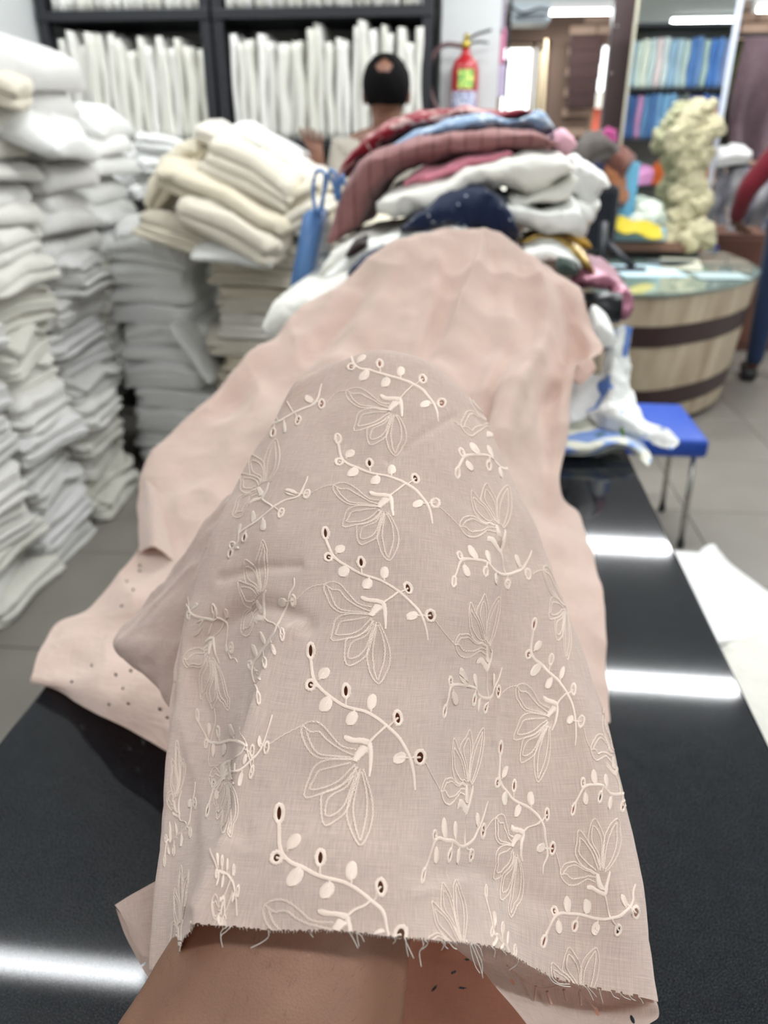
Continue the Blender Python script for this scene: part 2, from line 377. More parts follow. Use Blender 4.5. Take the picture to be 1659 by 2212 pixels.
# ------------------------------------------------------------------ counter
def granite():
    m, nt, b = new_mat('black_granite'); L = nt.links.new
    tc = N(nt, 'ShaderNodeTexCoord')
    v = N(nt, 'ShaderNodeTexVoronoi', Scale=500.0); nz = N(nt, 'ShaderNodeTexNoise', Scale=1100.0, Detail=3.0); big = N(nt, 'ShaderNodeTexNoise', Scale=60.0, Detail=4.0)
    for n in (v, nz, big): L(tc.outputs['Object'], n.inputs['Vector'])
    r = N(nt, 'ShaderNodeValToRGB'); r.color_ramp.elements[0].position = .48; r.color_ramp.elements[1].position = .8
    r.color_ramp.elements[0].color = srgb(14, 17, 20); r.color_ramp.elements[1].color = srgb(92, 97, 103)
    L(nz.outputs['Fac'], r.inputs['Fac'])
    r2 = N(nt, 'ShaderNodeValToRGB'); r2.color_ramp.elements[0].position = .3; r2.color_ramp.elements[1].position = .7
    r2.color_ramp.elements[0].color = (.75, .75, .8, 1); L(big.outputs['Fac'], r2.inputs['Fac'])
    mx = N(nt, 'ShaderNodeMix', data_type='RGBA', blend_type='MULTIPLY'); mx.inputs['Factor'].default_value = 1
    L(r.outputs['Color'], mx.inputs['A']); L(r2.outputs['Color'], mx.inputs['B']); L(mx.outputs['Result'], b.inputs['Base Color'])
    b.inputs['Roughness'].default_value = .055; b.inputs['Specular IOR Level'].default_value = .42
    bp = N(nt, 'ShaderNodeBump', Strength=.010, Distance=.0004); L(nz.outputs['Fac'], bp.inputs['Height']); L(bp.outputs['Normal'], b.inputs['Normal'])
    return m
CX0, CX1, CY0, CY1, CZ = -.466, .336, .10, 2.95, .83
ct = empty('shop_counter', (0, 1.2, 0), 'long dark counter with a speckled black granite top running away from the viewer', 'counter')
box_min('granite_top', (CX0, CY0, CZ-.03), (CX1, CY1, CZ), granite(), ct, .004)
m_ctr = plain('counter_laminate', srgb(205, 205, 200), .5)
box_min('side_panel', (CX0+.05, CY0+.04, .08), (CX1-.05, CY1-.04, CZ-.03), m_ctr, ct, .003)
box_min('kick_board', (CX0+.08, CY0+.08, 0), (CX1-.08, CY1-.08, .08), m_black, ct)
# ================================================================== FOLDED CLOTH
def bundle_mesh(name, layers, seed, L=.36, D=.46, h=.075, puff=.18, messy=1.0, nr=6, ns=56):
    """a folded length of cloth: stacked rounded folds, pillowed top, crumpled"""
    rings = []; zs = []
    rnd = random.Random(seed); sh = [(rnd.uniform(-1, 1)*.012*messy, rnd.uniform(-1, 1)*.010*messy, rnd.uniform(.95, 1.03)) for _ in range(layers)]
    V = []; F = []
    def ring(z, inset, lay):
        ox, oy, sc = sh[lay]; out = []
        for k in range(ns):
            t = 2*math.pi*k/ns; c, s = math.cos(t), math.sin(t); e = .22
            x = (D/2*sc)*math.copysign(abs(c)**e, c); y = (L/2*sc)*math.copysign(abs(s)**e, s)
            m = 1-inset; r = math.hypot(x, y)+1e-9
            x -= x/r*inset*.5; y -= y/r*inset*.5
            out.append([x+ox, y+oy, z])
        return out
    t = h/layers
    for j in range(layers):
        for q in range(nr):
            a = math.pi*(q+.5)/nr; z = j*t+t*(1-math.cos(a))/2; inset = (1-math.sin(a))*t*.9
            rings.append(ring(z, inset, j))
    base = rings[0]; top = rings[-1]
    for s_, z0, src in ((.8, -.0, base), (.4, 0, base)): rings.insert(0, [[p[0]*s_, p[1]*s_, 0] for p in src])
    for s_, dz in ((.9, puff*t*.5), (.7, puff*t), (.4, puff*t*1.4), (.12, puff*t*1.5)): rings.append([[p[0]*s_, p[1]*s_, h+dz] for p in top])
    V = [p for r in rings for p in r]; n = len(rings)
    for i in range(n-1):
        for k in range(ns):
            k2 = (k+1) % ns; F.append((i*ns+k, i*ns+k2, (i+1)*ns+k2, (i+1)*ns+k))
    F.append(tuple(range(ns))[::-1]); F.append(tuple((n-1)*ns+k for k in range(ns)))
    P = np.array(V); sd = seed*3.17
    f = fbm(P, 9.0, 3, sd); g = fbm(P, 5.0, 2, sd+9); q = fbm(P*np.array([1, 1, 2.5]), 22.0, 2, sd+4)
    rr = np.hypot(P[:, 0]/(D/2), P[:, 1]/(L/2))
    P[:, 2] += (f*.016+q*.005)*messy*np.clip(P[:, 2]/h, 0, 1) - .012*rr**3*np.clip(P[:, 2]/h+.2, 0, 1)
    P[:, 0] += g*.022*messy*rr+q*.006*messy*rr; P[:, 1] += f*.018*messy*rr
    me = bpy.data.meshes.new(name); me.from_pydata([tuple(p) for p in P], [], F); me.polygons.foreach_set('use_smooth', [True]*len(me.polygons))
    return me
BUN = {}
def bundle(kind, mat, loc, rot=(0, 0, 0), scale=(1, 1, 1), label='', group=None, name='folded_cloth'):
    lay, v = kind; key = (lay, v, mat.name)
    if key not in BUN:
        h = {1: .05, 2: .07, 3: .08, 5: .095, 7: .11}[lay]
        BUN[key] = (bundle_mesh('folded_cloth', lay, lay*10+v, h=h, messy=1.0 if lay < 5 else 1.25), h); BUN[key][0].materials.append(mat)
    me, h = BUN[key]
    o = bpy.data.objects.new(name, me); COL.objects.link(o); o.location = loc; o.rotation_euler = rot; o.scale = scale
    tag(o, label, 'cloth', group); return h*scale[2]
def column(x, y, z0, z1, kinds, mat, lab, group, sx=1.0, sy=1.0, lean=(0, 0), jit=.02, hs=1.0, maxn=40, rz=0, toplab=None):
    z = z0; i = 0; items = []
    while z < z1-.02 and i < maxn:
        k = (random.choice(kinds), random.randint(0, 2)); h = {1: .05, 2: .07, 3: .08, 5: .095, 7: .11}[k[0]]
        s = hs*random.uniform(.75, 1.25)
        items.append((k, z, s)); z += h*s*.93; i += 1
    n = len(items)
    for i, (k, z, s) in enumerate(items):
        f = (z-z0)/max(.1, z1-z0)
        bundle(k, mat, (x+lean[0]*f+random.uniform(-jit, jit), y+lean[1]*f+random.uniform(-jit, jit)*.6, z), (random.uniform(-.06, .06), random.uniform(-.05, .10), rz+random.uniform(-.16, .16)),
               (sx*random.uniform(.93, 1.06), sy*random.uniform(.95, 1.05), s), '%s folded cloth, %s from the top of %s' % (mat.name.split('_cotton')[0].replace('_', '-'), ORD[n-1-i], lab), group)
    return z
# left shelving (black steel) holding the stacks
lr = empty('shelf_rack', (XL+.3, 2.9, 0), 'black steel shelf rack along the left wall under the folded cloth stacks', 'shelf')
for z in (.48, .955): box_min('shelf_board', (XL+.02, .6, z-.03), (-1.56, 3.95, z), m_black, lr, .003)
for y in (.6, 2.0, 3.9): box_min('post', (XL+.02, y, 0), (XL+.06, y+.03, 1.5), m_black, lr); 
for y in (.6, 3.9): box_min('post', (-1.60, y, 0), (-1.56, y+.03, .955), m_black, lr)
XS = -1.72
ups = [(2.08, 1.52, 'the nearest upper left stack'), (2.50, 1.50, 'the leftmost visible upper stack'), (2.90, 1.56, 'the middle upper stack on the left'), (3.30, 1.44, 'the farthest upper left stack')]
for i, (y, zt, lab) in enumerate(ups):
    m = (m_offw, m_offw, m_grey, m_white)[i]
    column(XS+.02, y, .96, zt, [1, 1, 2, 1], m, lab, 'upper left stacks of folded cloth', lean=(.05, 0), jit=.03, sy=1.10, hs=1.6)
mids = [(1.70, 'the nearest middle-tier stack'), (2.10, 'the second middle-tier stack'), (2.50, 'the third middle-tier stack'), (2.90, 'the fourth middle-tier stack'), (3.30, 'the farthest middle-tier stack')]
for i, (y, lab) in enumerate(mids):
    column(XS+.02, y, .485, .90, [5, 7, 3, 5], m_grey if i % 2 else m_offw, lab, 'middle left stacks of folded cloth', jit=.035, sy=1.1, hs=1.15)
lows = [(1.66, 'the nearest floor-level stack'), (2.04, 'the second floor-level stack'), (2.44, 'the third floor-level stack'), (2.84, 'the fourth floor-level stack')]
for i, (y, lab) in enumerate(lows):
    column(XS+.05, y, .0, .44, [7, 5, 7, 5], m_offw if i % 2 else m_grey, lab, 'floor-level left stacks of folded cloth', jit=.035, sy=1.1, hs=1.05, sx=1.06)
# draped-over white bundle on top of the leftmost stacks
bundle((1, 1), m_grey, (-1.68, 2.76, 1.575), (.04, .12, .12), (1.2, 2.1, 2.4), 'big loose white folded sheet on top of the leftmost upper stacks')
bundle((2, 2), m_cream, (-1.58, 2.5, 1.53), (.1, .2, .5), (.95, 1.2, 1.3), 'loose cream cloth slumped under the big white sheet at upper left')
bundle((1, 2), m_white, (-1.54, 2.76, 1.40), (-.05, .35, .15), (.9, 1.5, 1.6), 'pale lilac-white crumpled cloth sagging over the upper left stacks')
# floor stack beside the rack end
column(-1.27, 3.33, 0, .98, [3, 2, 3, 1], m_white, 'the tall stack ending the rack', 'tall stack at the rack end', sx=.86, sy=1.12, lean=(-.03, .0), hs=1.3)
bundle((2, 0), m_white, (-1.30, 3.33, 1.0), (0, .05, .1), (.72, 1.0, 1.4), 'bright white folded cloth crowning the tall stack at the rack end')
bundle((1, 0), m_white, (-1.12, 3.12, .60), (.1, 1.05, .1), (.62, .7, .6), 'pale cloth flap hanging down the front of the tall stack')
# cream pile in the middle
CP = 3.25
column(-.83, CP, 0, 1.0, [3, 2, 3], m_cream, 'the left column of the cream pile', 'cream pile', sx=.95, sy=1.1, jit=.03)
column(-.45, CP+.04, 0, 1.12, [3, 2, 3], m_cream, 'the right column of the cream pile', 'cream pile', sx=.85, sy=1.1, jit=.03)
def tilt_bundle(px, py, Y, w, d, h, roll, mat, label, kind=(2, 0), yaw=0, pitch=0):
    c = onY(px, py, Y); hh = {1: .05, 2: .07, 3: .08, 5: .095, 7: .11}[kind[0]]
    bundle(kind, mat, tuple(c-np.array([0, 0, h/2])), (pitch, roll, yaw), (w/.46, d/.36, h/hh), label, 'cream pile')
tilt_bundle(415, 365, 3.25, .36, .36, .10, -.75, m_cream, 'large flat cream cloth at the upper left of the cream pile', (2, 0))
tilt_bundle(455, 325, 3.38, .34, .34, .08, -.35, m_cream, 'cream cloth with a raised corner behind the top of the cream pile', (2, 1))
tilt_bundle(545, 365, 3.10, .36, .34, .13, .42, m_cream, 'largest cream bundle on top of the cream pile', (3, 1))
tilt_bundle(515, 315, 3.22, .34, .34, .07, .5, m_cream, 'cream cloth sloping over the top of the cream pile', (2, 2))
tilt_bundle(495, 425, 3.05, .50, .34, .10, .42, m_cream, 'long cream bundle beneath the largest one', (2, 1))
tilt_bundle(495, 478, 3.0, .42, .34, .11, .45, m_cream, 'rolled cream bundle sloping across the front of the pile', (2, 2))
tilt_bundle(430, 505, 3.08, .44, .34, .09, .3, m_cream, 'cream bundle under the rolled one', (3, 1))
tilt_bundle(590, 318, 3.3, .36, .34, .06, .5, m_white, 'bright white cloth on the top right slope of the cream pile', (2, 2))
tilt_bundle(640, 385, 3.22, .24, .34, .10, .15, m_cream, 'small cream bundle at the top right of the pile', (2, 0))
tilt_bundle(650, 425, 3.15, .28, .34, .07, -.5, m_cream, 'cream fold tilting up to the right of the pile', (2, 1))
tilt_bundle(650, 470, 3.1, .30, .34, .07, -.5, m_cream, 'lower cream fold tilting up to the right of the pile', (2, 2))
tilt_bundle(520, 540, 3.0, .30, .3, .06, .1, m_white, 'white cloth peeking out in the middle of the cream pile', (1, 1))
# loose whites behind, between rack and pile
for i, (px, py) in enumerate([(300, 395), (345, 385), (320, 430), (310, 350), (360, 340)]):
    c = onY(px, py, 3.95); bundle((2, i % 3), m_white, tuple(c), (random.uniform(-.3, .3), random.uniform(-.3, .3), random.uniform(0, 1)), (.6, .6, 1.1),
        '%s loose white cloth behind the cream pile counting from the left' % ORD[i], 'loose whites behind the pile')

# ================================================================== BACK RACKS WITH BOLTS
def rack(x0, x1, label, base_shelves):
    r = empty('shelf_rack', ((x0+x1)/2, 4.2, 0), label, 'shelf')
    for x in (x0, x1-.045):
        for y in (4.0, 4.41): box_min('post', (x, y, 0), (x+.045, y+.045, 2.75), m_black, r)
    for z in (.36, .87, 1.385, 1.92, 2.44): box_min('shelf_board', (x0, 3.99, z-.04), (x1, 4.46, z), m_black, r, .002)
    box_min('back_panel', (x0+.02, 4.462, .1), (x1-.02, 4.47, 2.7), m_rackback, r)
    for x in (x0+(x1-x0)*.35, x0+(x1-x0)*.42): 
        mb = MB(); mb.tube([(x, 4.4, 1.39), (x-.03, 4.42, 1.88)], .006, 6); mb.build('brace_rod', m_black, r)
    return r
rack(-2.03, -1.215, 'left black steel bay of the back rack full of white bolts', 0)
rack(-1.20, -.205, 'right black steel bay of the back rack full of white bolts', 0)
def bolt_mesh(name, w, h, d, seed, mat):
    rnd = random.Random(seed); ny = 5; nz = 9; V = []; F = []; prof = []
    n = 20
    for j in range(nz+1):
        z = h*j/nz
        for k in range(n):
            t = 2*math.pi*k/n; c, s = math.cos(t), math.sin(t)
            wx = w/2*math.copysign(abs(c)**.6, c)*(1+.12*math.sin(3*z/h*3+seed)+rnd.uniform(-.06, .06)); wy = d/2*math.copysign(abs(s)**.35, s)
            V.append((wx+.004*math.sin(z*20+seed), wy, z+(.012*rnd.uniform(-1, 1) if j == nz else 0)))
    for j in range(nz):
        for k in range(n): k2 = (k+1) % n; F.append((j*n+k, j*n+k2, (j+1)*n+k2, (j+1)*n+k))
    F.append(tuple(range(n))[::-1]); F.append(tuple(nz*n+k for k in range(n)))
    me = bpy.data.meshes.new(name); me.from_pydata(V, [], F); me.polygons.foreach_set('use_smooth', [True]*len(F)); me.materials.append(mat); return me
m_bolt = fabric('white_bolt_cloth', srgb(224, 223, 214), .05, .2, 20, vary_obj=.12)
BM = [bolt_mesh('cloth_bolt', .046, .42, .36, s, m_bolt) for s in range(5)]
def bolts(x0, x1, z, lab, group, hs=(.9, 1.08), y=4.2, cat='bolt', ws=(.75, 1.35), tilt=.03):
    x = x0; items = []
    while x < x1-.02:
        s = random.uniform(*ws); w = .046*s; items.append((x+w/2, s)); x += w*.90
    for i, (xx, s) in enumerate(items):
        o = bpy.data.objects.new('cloth_bolt', BM[i*7 % 5]); COL.objects.link(o)
        o.location = (xx, y+random.uniform(-.03, .01), z); o.scale = (s, 1, random.uniform(*hs)); o.rotation_euler = (random.uniform(-.015, .015), random.uniform(-tilt, tilt), 0)
        tag(o, 'white bolt on %s, %s from its left end' % (lab, ORD[i]), cat, group)
bolts(-1.97, -1.265, 1.387, 'the middle shelf, left bay', 'bolts on the middle shelf, left bay', (.84, 1.1))
bolts(-1.145, -.26, 1.387, 'the middle shelf, right bay', 'bolts on the middle shelf, right bay', (.92, 1.13))
bolts(-1.97, -1.265, 1.922, 'the upper shelf, left bay', 'bolts on the upper shelf, left bay')
bolts(-1.145, -.26, 1.922, 'the upper shelf, right bay', 'bolts on the upper shelf, right bay')
bolts(-1.6, -1.28, .872, 'the lower shelf, left bay', 'bolts on the lower shelf, left bay', (.7, .95))
bolts(-1.1, -.30, .872, 'the lower shelf, right bay', 'bolts on the lower shelf, right bay', (.7, .9))

# ================================================================== FIRE EXTINGUISHER
m_red = plain('extinguisher_red', srgb(158, 20, 30), .3)
ex = empty('fire_extinguisher', (-.05, 4.08, 1.4), 'red fire extinguisher with a black hose hanging on the white column', 'extinguisher')
xc, yc = float(onY(1003, 200, 4.06)[0]), 4.06
zt = float(onY(1003, 122, 4.06)[2]); zb = float(onY(1003, 242, 4.06)[2])
r0 = .062
lathe('cylinder', [(r0*.9, zb-.03), (r0, zb-.01), (r0, zt-.05), (r0*.85, zt-.02), (r0*.45, zt), (.02, zt+.012), (.018, zt+.03)], (xc, yc, 0), m_red, ex)
lathe('valve', [(.016, zt+.03), (.022, zt+.035), (.022, zt+.055), (.012, zt+.06), (.012, zt+.085), (.004, zt+.09)], (xc, yc, 0), plain('brass', srgb(180, 160, 70), .3, metal=.8), ex, 16)
mb = MB(); mb.tube([(xc-.01, yc, zt+.06), (xc+.05, yc-.02, zt+.085), (xc+.11, yc-.02, zt+.10)], .006, 8); mb.tube([(xc, yc, zt+.05), (xc+.06, yc-.02, zt+.055), (xc+.10, yc-.02, zt+.05)], .005, 8); mb.build('lever', m_black, ex)
mb = MB(); pts = np.array([(xc-.01, yc, zt+.04), (xc-.10, yc, zt+.045), (xc-.155, yc, zt-.01), (xc-.165, yc, zt-.1), (xc-.13, yc, zt-.2), (xc-.08, yc-.02, zb-.02), (xc-.07, yc-.03, zb-.08)])
mb.tube(list(cr_eval(pts, np.linspace(0, 6, 40))), .011, 10); mb.build('hose', plain('hose_rubber', srgb(105, 80, 82), .5), ex)
def wrap_label(name, z0, z1, mat, a0, a1, rr):
    V = []; F = []; n = 14
    for i in range(n+1):
        a = a0+(a1-a0)*i/n
        for z in (z0, z1): V.append((xc+rr*math.sin(a), yc-rr*math.cos(a), z))
    for i in range(n): F.append((2*i, 2*i+2, 2*i+3, 2*i+1))
    return mesh_obj(name, V, F, mat, ex)
ml, nt, b = new_mat('green_printed_label'); tc = N(nt, 'ShaderNodeTexCoord'); v = N(nt, 'ShaderNodeTexNoise', Scale=60.0); r = N(nt, 'ShaderNodeValToRGB')
r.color_ramp.elements[0].position = .5; r.color_ramp.elements[1].position = .54; r.color_ramp.elements[0].color = srgb(205, 225, 120); r.color_ramp.elements[1].color = srgb(70, 160, 80)
nt.links.new(tc.outputs['Object'], v.inputs['Vector']); nt.links.new(v.outputs['Fac'], r.inputs['Fac']); nt.links.new(r.outputs['Color'], b.inputs['Base Color'])
wrap_label('green_label', zt-.13, zt-.055, ml, -.5, .7, r0+.001)
ml2, nt, b = new_mat('blue_printed_label'); tc = N(nt, 'ShaderNodeTexCoord'); v = N(nt, 'ShaderNodeTexNoise', Scale=70.0); r = N(nt, 'ShaderNodeValToRGB')
r.color_ramp.elements[0].position = .52; r.color_ramp.elements[1].position = .58; r.color_ramp.elements[0].color = srgb(195, 200, 215); r.color_ramp.elements[1].color = srgb(90, 95, 150)
nt.links.new(tc.outputs['Object'], v.inputs['Vector']); nt.links.new(v.outputs['Fac'], r.inputs['Fac']); nt.links.new(r.outputs['Color'], b.inputs['Base Color'])
wrap_label('instruction_label', zb+.01, zt-.14, ml2, -1.1, 1.1, r0+.001)
box('wall_bracket', (xc, 4.13, zt-.02), (.06, .05, .03), m_black, ex)

# dark display frame right of the column
fr = empty('display_frame', (.2, 4.6, 0), 'slim black steel garment frame beside the white column', 'rack')
def vy(px, py, Y): return tuple(onY(px, py, Y))
xa = float(onY(1068, 100, 4.7)[0]); xb = float(onY(1098, 100, 4.7)[0])
box_min('post', (xa-.02, 4.7, 0), (xa+.025, 4.74, 2.6), m_black, fr); box_min('post', (xb-.008, 4.7, 0), (xb+.008, 4.72, 2.6), m_black, fr)
zz = float(onY(1080, 133, 4.7)[2]); box_min('cross_bar', (xa-.02, 4.69, zz-.03), (xb+.01, 4.74, zz+.01), m_black, fr)
for i, (py, h, c, lab) in enumerate([(35, .17, (160, 150, 165), 'greyish lilac card hanging on the black garment frame'), (100, .16, (205, 130, 160), 'pink card hanging on the black garment frame'), (175, .15, (190, 175, 200), 'pale mauve pouch hanging below the pink card')]):
    p = onY(1080, py, 4.66); tag(box('hanging_pouch', tuple(p), (.055, .02, h), fabric('pouch%d' % i, srgb(*c), .05), None, .008), lab, 'pouch')
# air conditioner block under the soffit
ac = empty('air_conditioner', (.55, 6.3, 2.05), 'pale air conditioner high on the wall above the left window', 'air conditioner')
p0 = onY(1103, 50, 6.3); p1 = onY(1192, 2, 6.3); box_min('casing', (p0[0], 6.3, p0[2]), (p1[0], 6.6, p1[2]), plain('ac_plastic', srgb(190, 202, 208), .4), ac, .02)
box_min('louvre', (p0[0]+.03, 6.292, p0[2]+.02), (p1[0]-.03, 6.305, p0[2]+.05), plain('louvre_grey', srgb(120, 128, 135), .5), ac, .003)
mb = MB(); mb.tube(list(cr_eval(np.array([onY(1105, 15, 6.25), onY(1130, 28, 6.25), onY(1165, 18, 6.25), onY(1190, 22, 6.25)]), np.linspace(0, 3, 20))), .008, 6); mb.build('cable', m_black, ac)
# bamboo poles by the window
for i, (a, b_) in enumerate([((1180, 85), (1172, 235)), ((1170, 110), (1160, 235))]):
    p, q = onY(a[0], a[1], 6.6), onY(b_[0], b_[1], 6.6); q = p+(q-p)*(p[2]/(p[2]-q[2]))
    mb = MB(); mb.tube([p, p*.5+q*.5, q], .012, 8); tag(mb.build('wooden_pole', plain('pale_bamboo', srgb(196, 176, 140), .5)), ('taller' if i == 0 else 'shorter')+' pale wooden pole beside the left window', 'pole')
# dark post
pa = onY(1357, 0, 5.6); pb = onY(1318, 300, 5.6)
po = empty('dark_post', (pa[0], 5.6, 0), 'dark brown steel post left of the mirror', 'post'); m_brn = plain('dark_brown_paint', srgb(56, 40, 40), .4)
box_min('shaft', (pa[0]-.075, 5.6, 0), (pa[0]+.075, 5.7, CEIL), m_brn, po, .006)
for z in (.9, 1.35, 1.75, 2.0):
    for s in (-.05, .05): lathe('bolt_head', [(.008, 0), (.008, .01)], (pa[0]+s, 5.598, z), m_steel, po, 8)

# hanging dark cloths on the far wall
def hanging(name, x0, x1, y, z0, z1, mat, label, seed, amp=.03, cat='garment', curve=.0):
    G = np.zeros((40, 30, 3))
    for j in range(40):
        for i in range(30):
            u = i/29; v = j/39; x = x0+(x1-x0)*u; z = z1+(z0-z1)*v
            G[j, i] = (x+.015*math.sin(v*6+seed), y+amp*math.sin(u*16+seed+v*1.5)*(.3+v)+.02*math.sin(v*8+seed), z-curve*math.sin(u*math.pi)*v)
    o = np_mesh(name, G, mat, thick=.012, uv=False); tag(o, label, cat); return o
p, q = onY(1237, 75, 6.8), onY(1292, 235, 6.8)
sc = empty('wall_hanging', (p[0], 6.9, 1.5), 'dark brown carved panel cloth hanging on the brick wall between the windows', 'wall hanging')
m_car = fabric('dark_brown_block_print', srgb(58, 42, 40), .25, .5, 30)
for j in range(5):
    z1 = p[2]-(p[2]-q[2])*j/5; z0 = p[2]-(p[2]-q[2])*(j+1)/5+.003
    box_min('cloth_panel', (p[0]+.004*j, 6.86, z0), (q[0]-.004*j, 6.93, z1), m_car, sc, .006)
m_blkgr = fabric('black_green_print', srgb(38, 38, 26), .3, .3, 20, srgb(70, 72, 40), 'blotch', 14.0)
m_mauve = fabric('mauve_floral_print', srgb(96, 78, 84), .2, .3, 20, srgb(130, 112, 116), 'dots', 40.0)
p, q = onY(1567, 85, 6.0), onY(1610, 325, 6.0); hanging('hanging_cloth', p[0]+.02, q[0]+.1, 6.0, q[2], p[2], m_blkgr, 'black and olive printed cloth hanging right of the mirror', 1.0)
p, q = onY(1608, 80, 5.9), onY(1720, 330, 5.9); hanging('hanging_cloth', p[0], q[0], 5.9, q[2], p[2], m_mauve, 'mauve floral dress cloth hanging at the right edge', 2.2, curve=.05)
rl = empty('hanging_rail', (2.3, 5.95, 1.95), 'dark rail carrying the two hanging printed cloths', 'rail')
mb = MB(); zr = float(onY(1600, 80, 5.95)[2])+.005; mb.tube([(1.55, 5.95, zr), (3.3, 5.95, zr)], .012, 8); mb.build('bar', m_black, rl)
for x in (1.6, 3.2): mb = MB(); mb.tube([(x, 5.95, zr), (x, 5.95, CEIL)], .006, 6); mb.build('drop_rod', m_black, rl)
# grey hanging garments below them and white cloth on top
gr_ = empty('garment_rail', (2.0, 5.5, 0), 'low steel rail with grey garments right of the mirror', 'rail')
p, q = onY(1537, 358, 5.5), onY(1600, 358, 5.5); x1g = q[0]+.35
mb = MB(); mb.tube([(p[0]-.01, 5.5, p[2]), (x1g, 5.5, p[2])], .012, 8); mb.build('bar', m_black, gr_)
for x in (p[0], x1g): mb = MB(); mb.tube([(x, 5.5, p[2]), (x, 5.5, 0)], .012, 8); mb.build('leg', m_black, gr_)
zb_ = float(onY(1560, 490, 5.5)[2])
for i in range(7):
    x = p[0]+.03+i*.055; hanging('hanging_garment', x, x+.045, 5.48, zb_+random.uniform(-.03, .03), p[2]-.01, fabric('grey_garment%d' % (i % 3), srgb(*[(165, 165, 175), (130, 130, 142), (180, 178, 182)][i % 3]), .1, .5, 30, vary_obj=.1),
        '%s grey garment from the left on the low rail right of the mirror' % ORD[i], i*1.3, .02)
p = onY(1572, 340, 5.5); o = bundle((2, 1), m_white, (p[0], 5.5, p[2]-.03), (.1, -.1, .3), (.5, .5, 1.2), 'bright white crumpled cloth lying on the low garment rail')
# brown cabinet below at right
cb = empty('low_cabinet', (2.0, 5.9, 0), 'reddish brown wooden cabinet behind the round desk', 'cabinet')
p, q = onY(1535, 505, 5.8), onY(1700, 620, 5.8); box_min('carcass', (1.55, 5.8, 0), (3.1, 6.3, p[2]), plain('brown_laminate', srgb(98, 62, 50), .5, noise_amt=.15, scale=4), cb, .004)
for k in range(3): box_min('door', (1.57+k*.51, 5.785, .06), (2.06+k*.51, 5.8, p[2]-.03), plain('brown_laminate2', srgb(106, 68, 55), .5, noise_amt=.15, scale=4), cb, .004)
# dark crowd of goods under narrow window (between pile and mirror)
for i, (px, py, w, h, c, lab) in enumerate([(1290, 320, .26, .13, (90, 84, 80), 'grey crumpled goods below the narrow window'), (1325, 345, .16, .12, (110, 72, 62), 'brown cloth heap left of the mirror foot'),
     (1290, 360, .2, .1, (50, 55, 85), 'dark blue cloth heap left of the mirror foot'), (1318, 300, .1, .08, (150, 60, 110), 'small magenta scrap left of the mirror'), (1330, 400, .16, .2, (150, 98, 66), 'orange-brown cloth hanging left of the mirror foot')]):
    p = onY(px, py, 5.25); bundle((2, i % 3), fabric('heap%d' % i, srgb(*c), .2, .6, 20), (p[0], 5.25, p[2]-h/2), (.2, .2*i-.4, i), (w/.46, .6, h/.07), lab)
bt = empty('side_table', (.8, 5.2, 0), 'dark side table between the cloth pile and the mirror', 'table')
zt_ = float(onY(1300, 430, 5.2)[2]); box_min('top', (.42, 4.95, zt_-.03), (.89, 5.5, zt_), m_brn, bt, .004)
for x in (.46, .84):
    for y in (5.0, 5.45): box_min('leg', (x-.02, y-.02, 0), (x+.02, y+.02, zt_-.03), m_brn, bt)
tag(box('black_bag', tuple(onY(1290, 470, 4.9)), (.22, .12, .36), fabric('black_canvas', srgb(24, 26, 32), .2), None, .04), 'black bag standing in front of the dark side table', 'bag')

# ================================================================== MIRROR, DESK
MY = 5.3; mx0 = float(onY(1376, 46, MY)[0]); mx1 = float(onY(1577, 100, MY)[0])
mzb = float(onY(1330, 522, MY)[2]); mzt = 2.25
mr = empty('tall_mirror', ((mx0+mx1)/2, MY, mzb), 'tall frameless mirror standing behind the round desk reflecting blue bolts', 'mirror')
mm, nt, b = new_mat('silvered_glass'); b.inputs['Metallic'].default_value = 1; b.inputs['Roughness'].default_value = .01; b.inputs['Base Color'].default_value = (.86, .92, .9, 1)
box_min('mirror_glass', (mx0, MY, mzb), (mx1, MY+.006, mzt), mm, mr)
box_min('backing', (mx0-.012, MY+.007, mzb-.01), (mx1+.012, MY+.03, mzt+.01), plain('pale_edge', srgb(200, 205, 190), .4), mr)
m_edge = plain('polished_edge', srgb(205, 212, 225), .2)
box_min('edge_strip', (mx0-.014, MY-.004, mzb), (mx0, MY+.007, mzt), plain('pale_wood_edge', srgb(176, 172, 150), .4), mr); box_min('edge_strip', (mx1, MY-.004, mzb), (mx1+.03, MY+.007, mzt), m_edge, mr)
p, q = onY(1548, 232, 5.25), onY(1530, 385, 5.25); tag(box_min('wood_strip', (p[0]-.06, 5.22, q[2]), (p[0], 5.25, p[2]), plain('light_wood', srgb(178, 132, 92), .5), None, .003), 'orange-brown wooden strip on the right edge of the mirror', 'strip')
box_min('stand_rail', (mx0-.02, MY-.03, .7405), (mx1+.02, MY+.05, mzb-.01), m_brn, mr)
# things the mirror shows: real shelf of coloured bolts standing to the right of the viewer (reflected position)
def RY(y): return 2*MY-y
VY = 8.6
b0 = onY(1350, 190, VY); z_sh1 = float(b0[2]); z_sh2 = float(onY(1350, 300, VY)[2]); z_top = float(onY(1350, 82, VY)[2])
xl = float(onY(1345, 190, VY)[0]); xr = xl+1.6
cr = empty('shelf_rack', ((xl+xr)/2, RY(VY)-.2, 0), 'black rack of blue and pastel bolts seen in the mirror', 'shelf')
ry = RY(VY)
for z in (z_sh1, z_sh2, z_top+.12): box_min('shelf_board', (xl, ry-.4, z-.03), (xr, ry, z), m_black, cr)
for x in (xl, xr-.03): box_min('post', (x, ry-.4, 0), (x+.03, ry, z_top+.12), m_black, cr)
box_min('back_panel', (xl, ry-.42, 0), (xr, ry-.40, z_top+.12), m_rackback, cr)
for z in (.25, z_sh2-.42): box_min('shelf_board', (xl, ry-.4, z-.03), (xr, ry, z), m_black, cr)
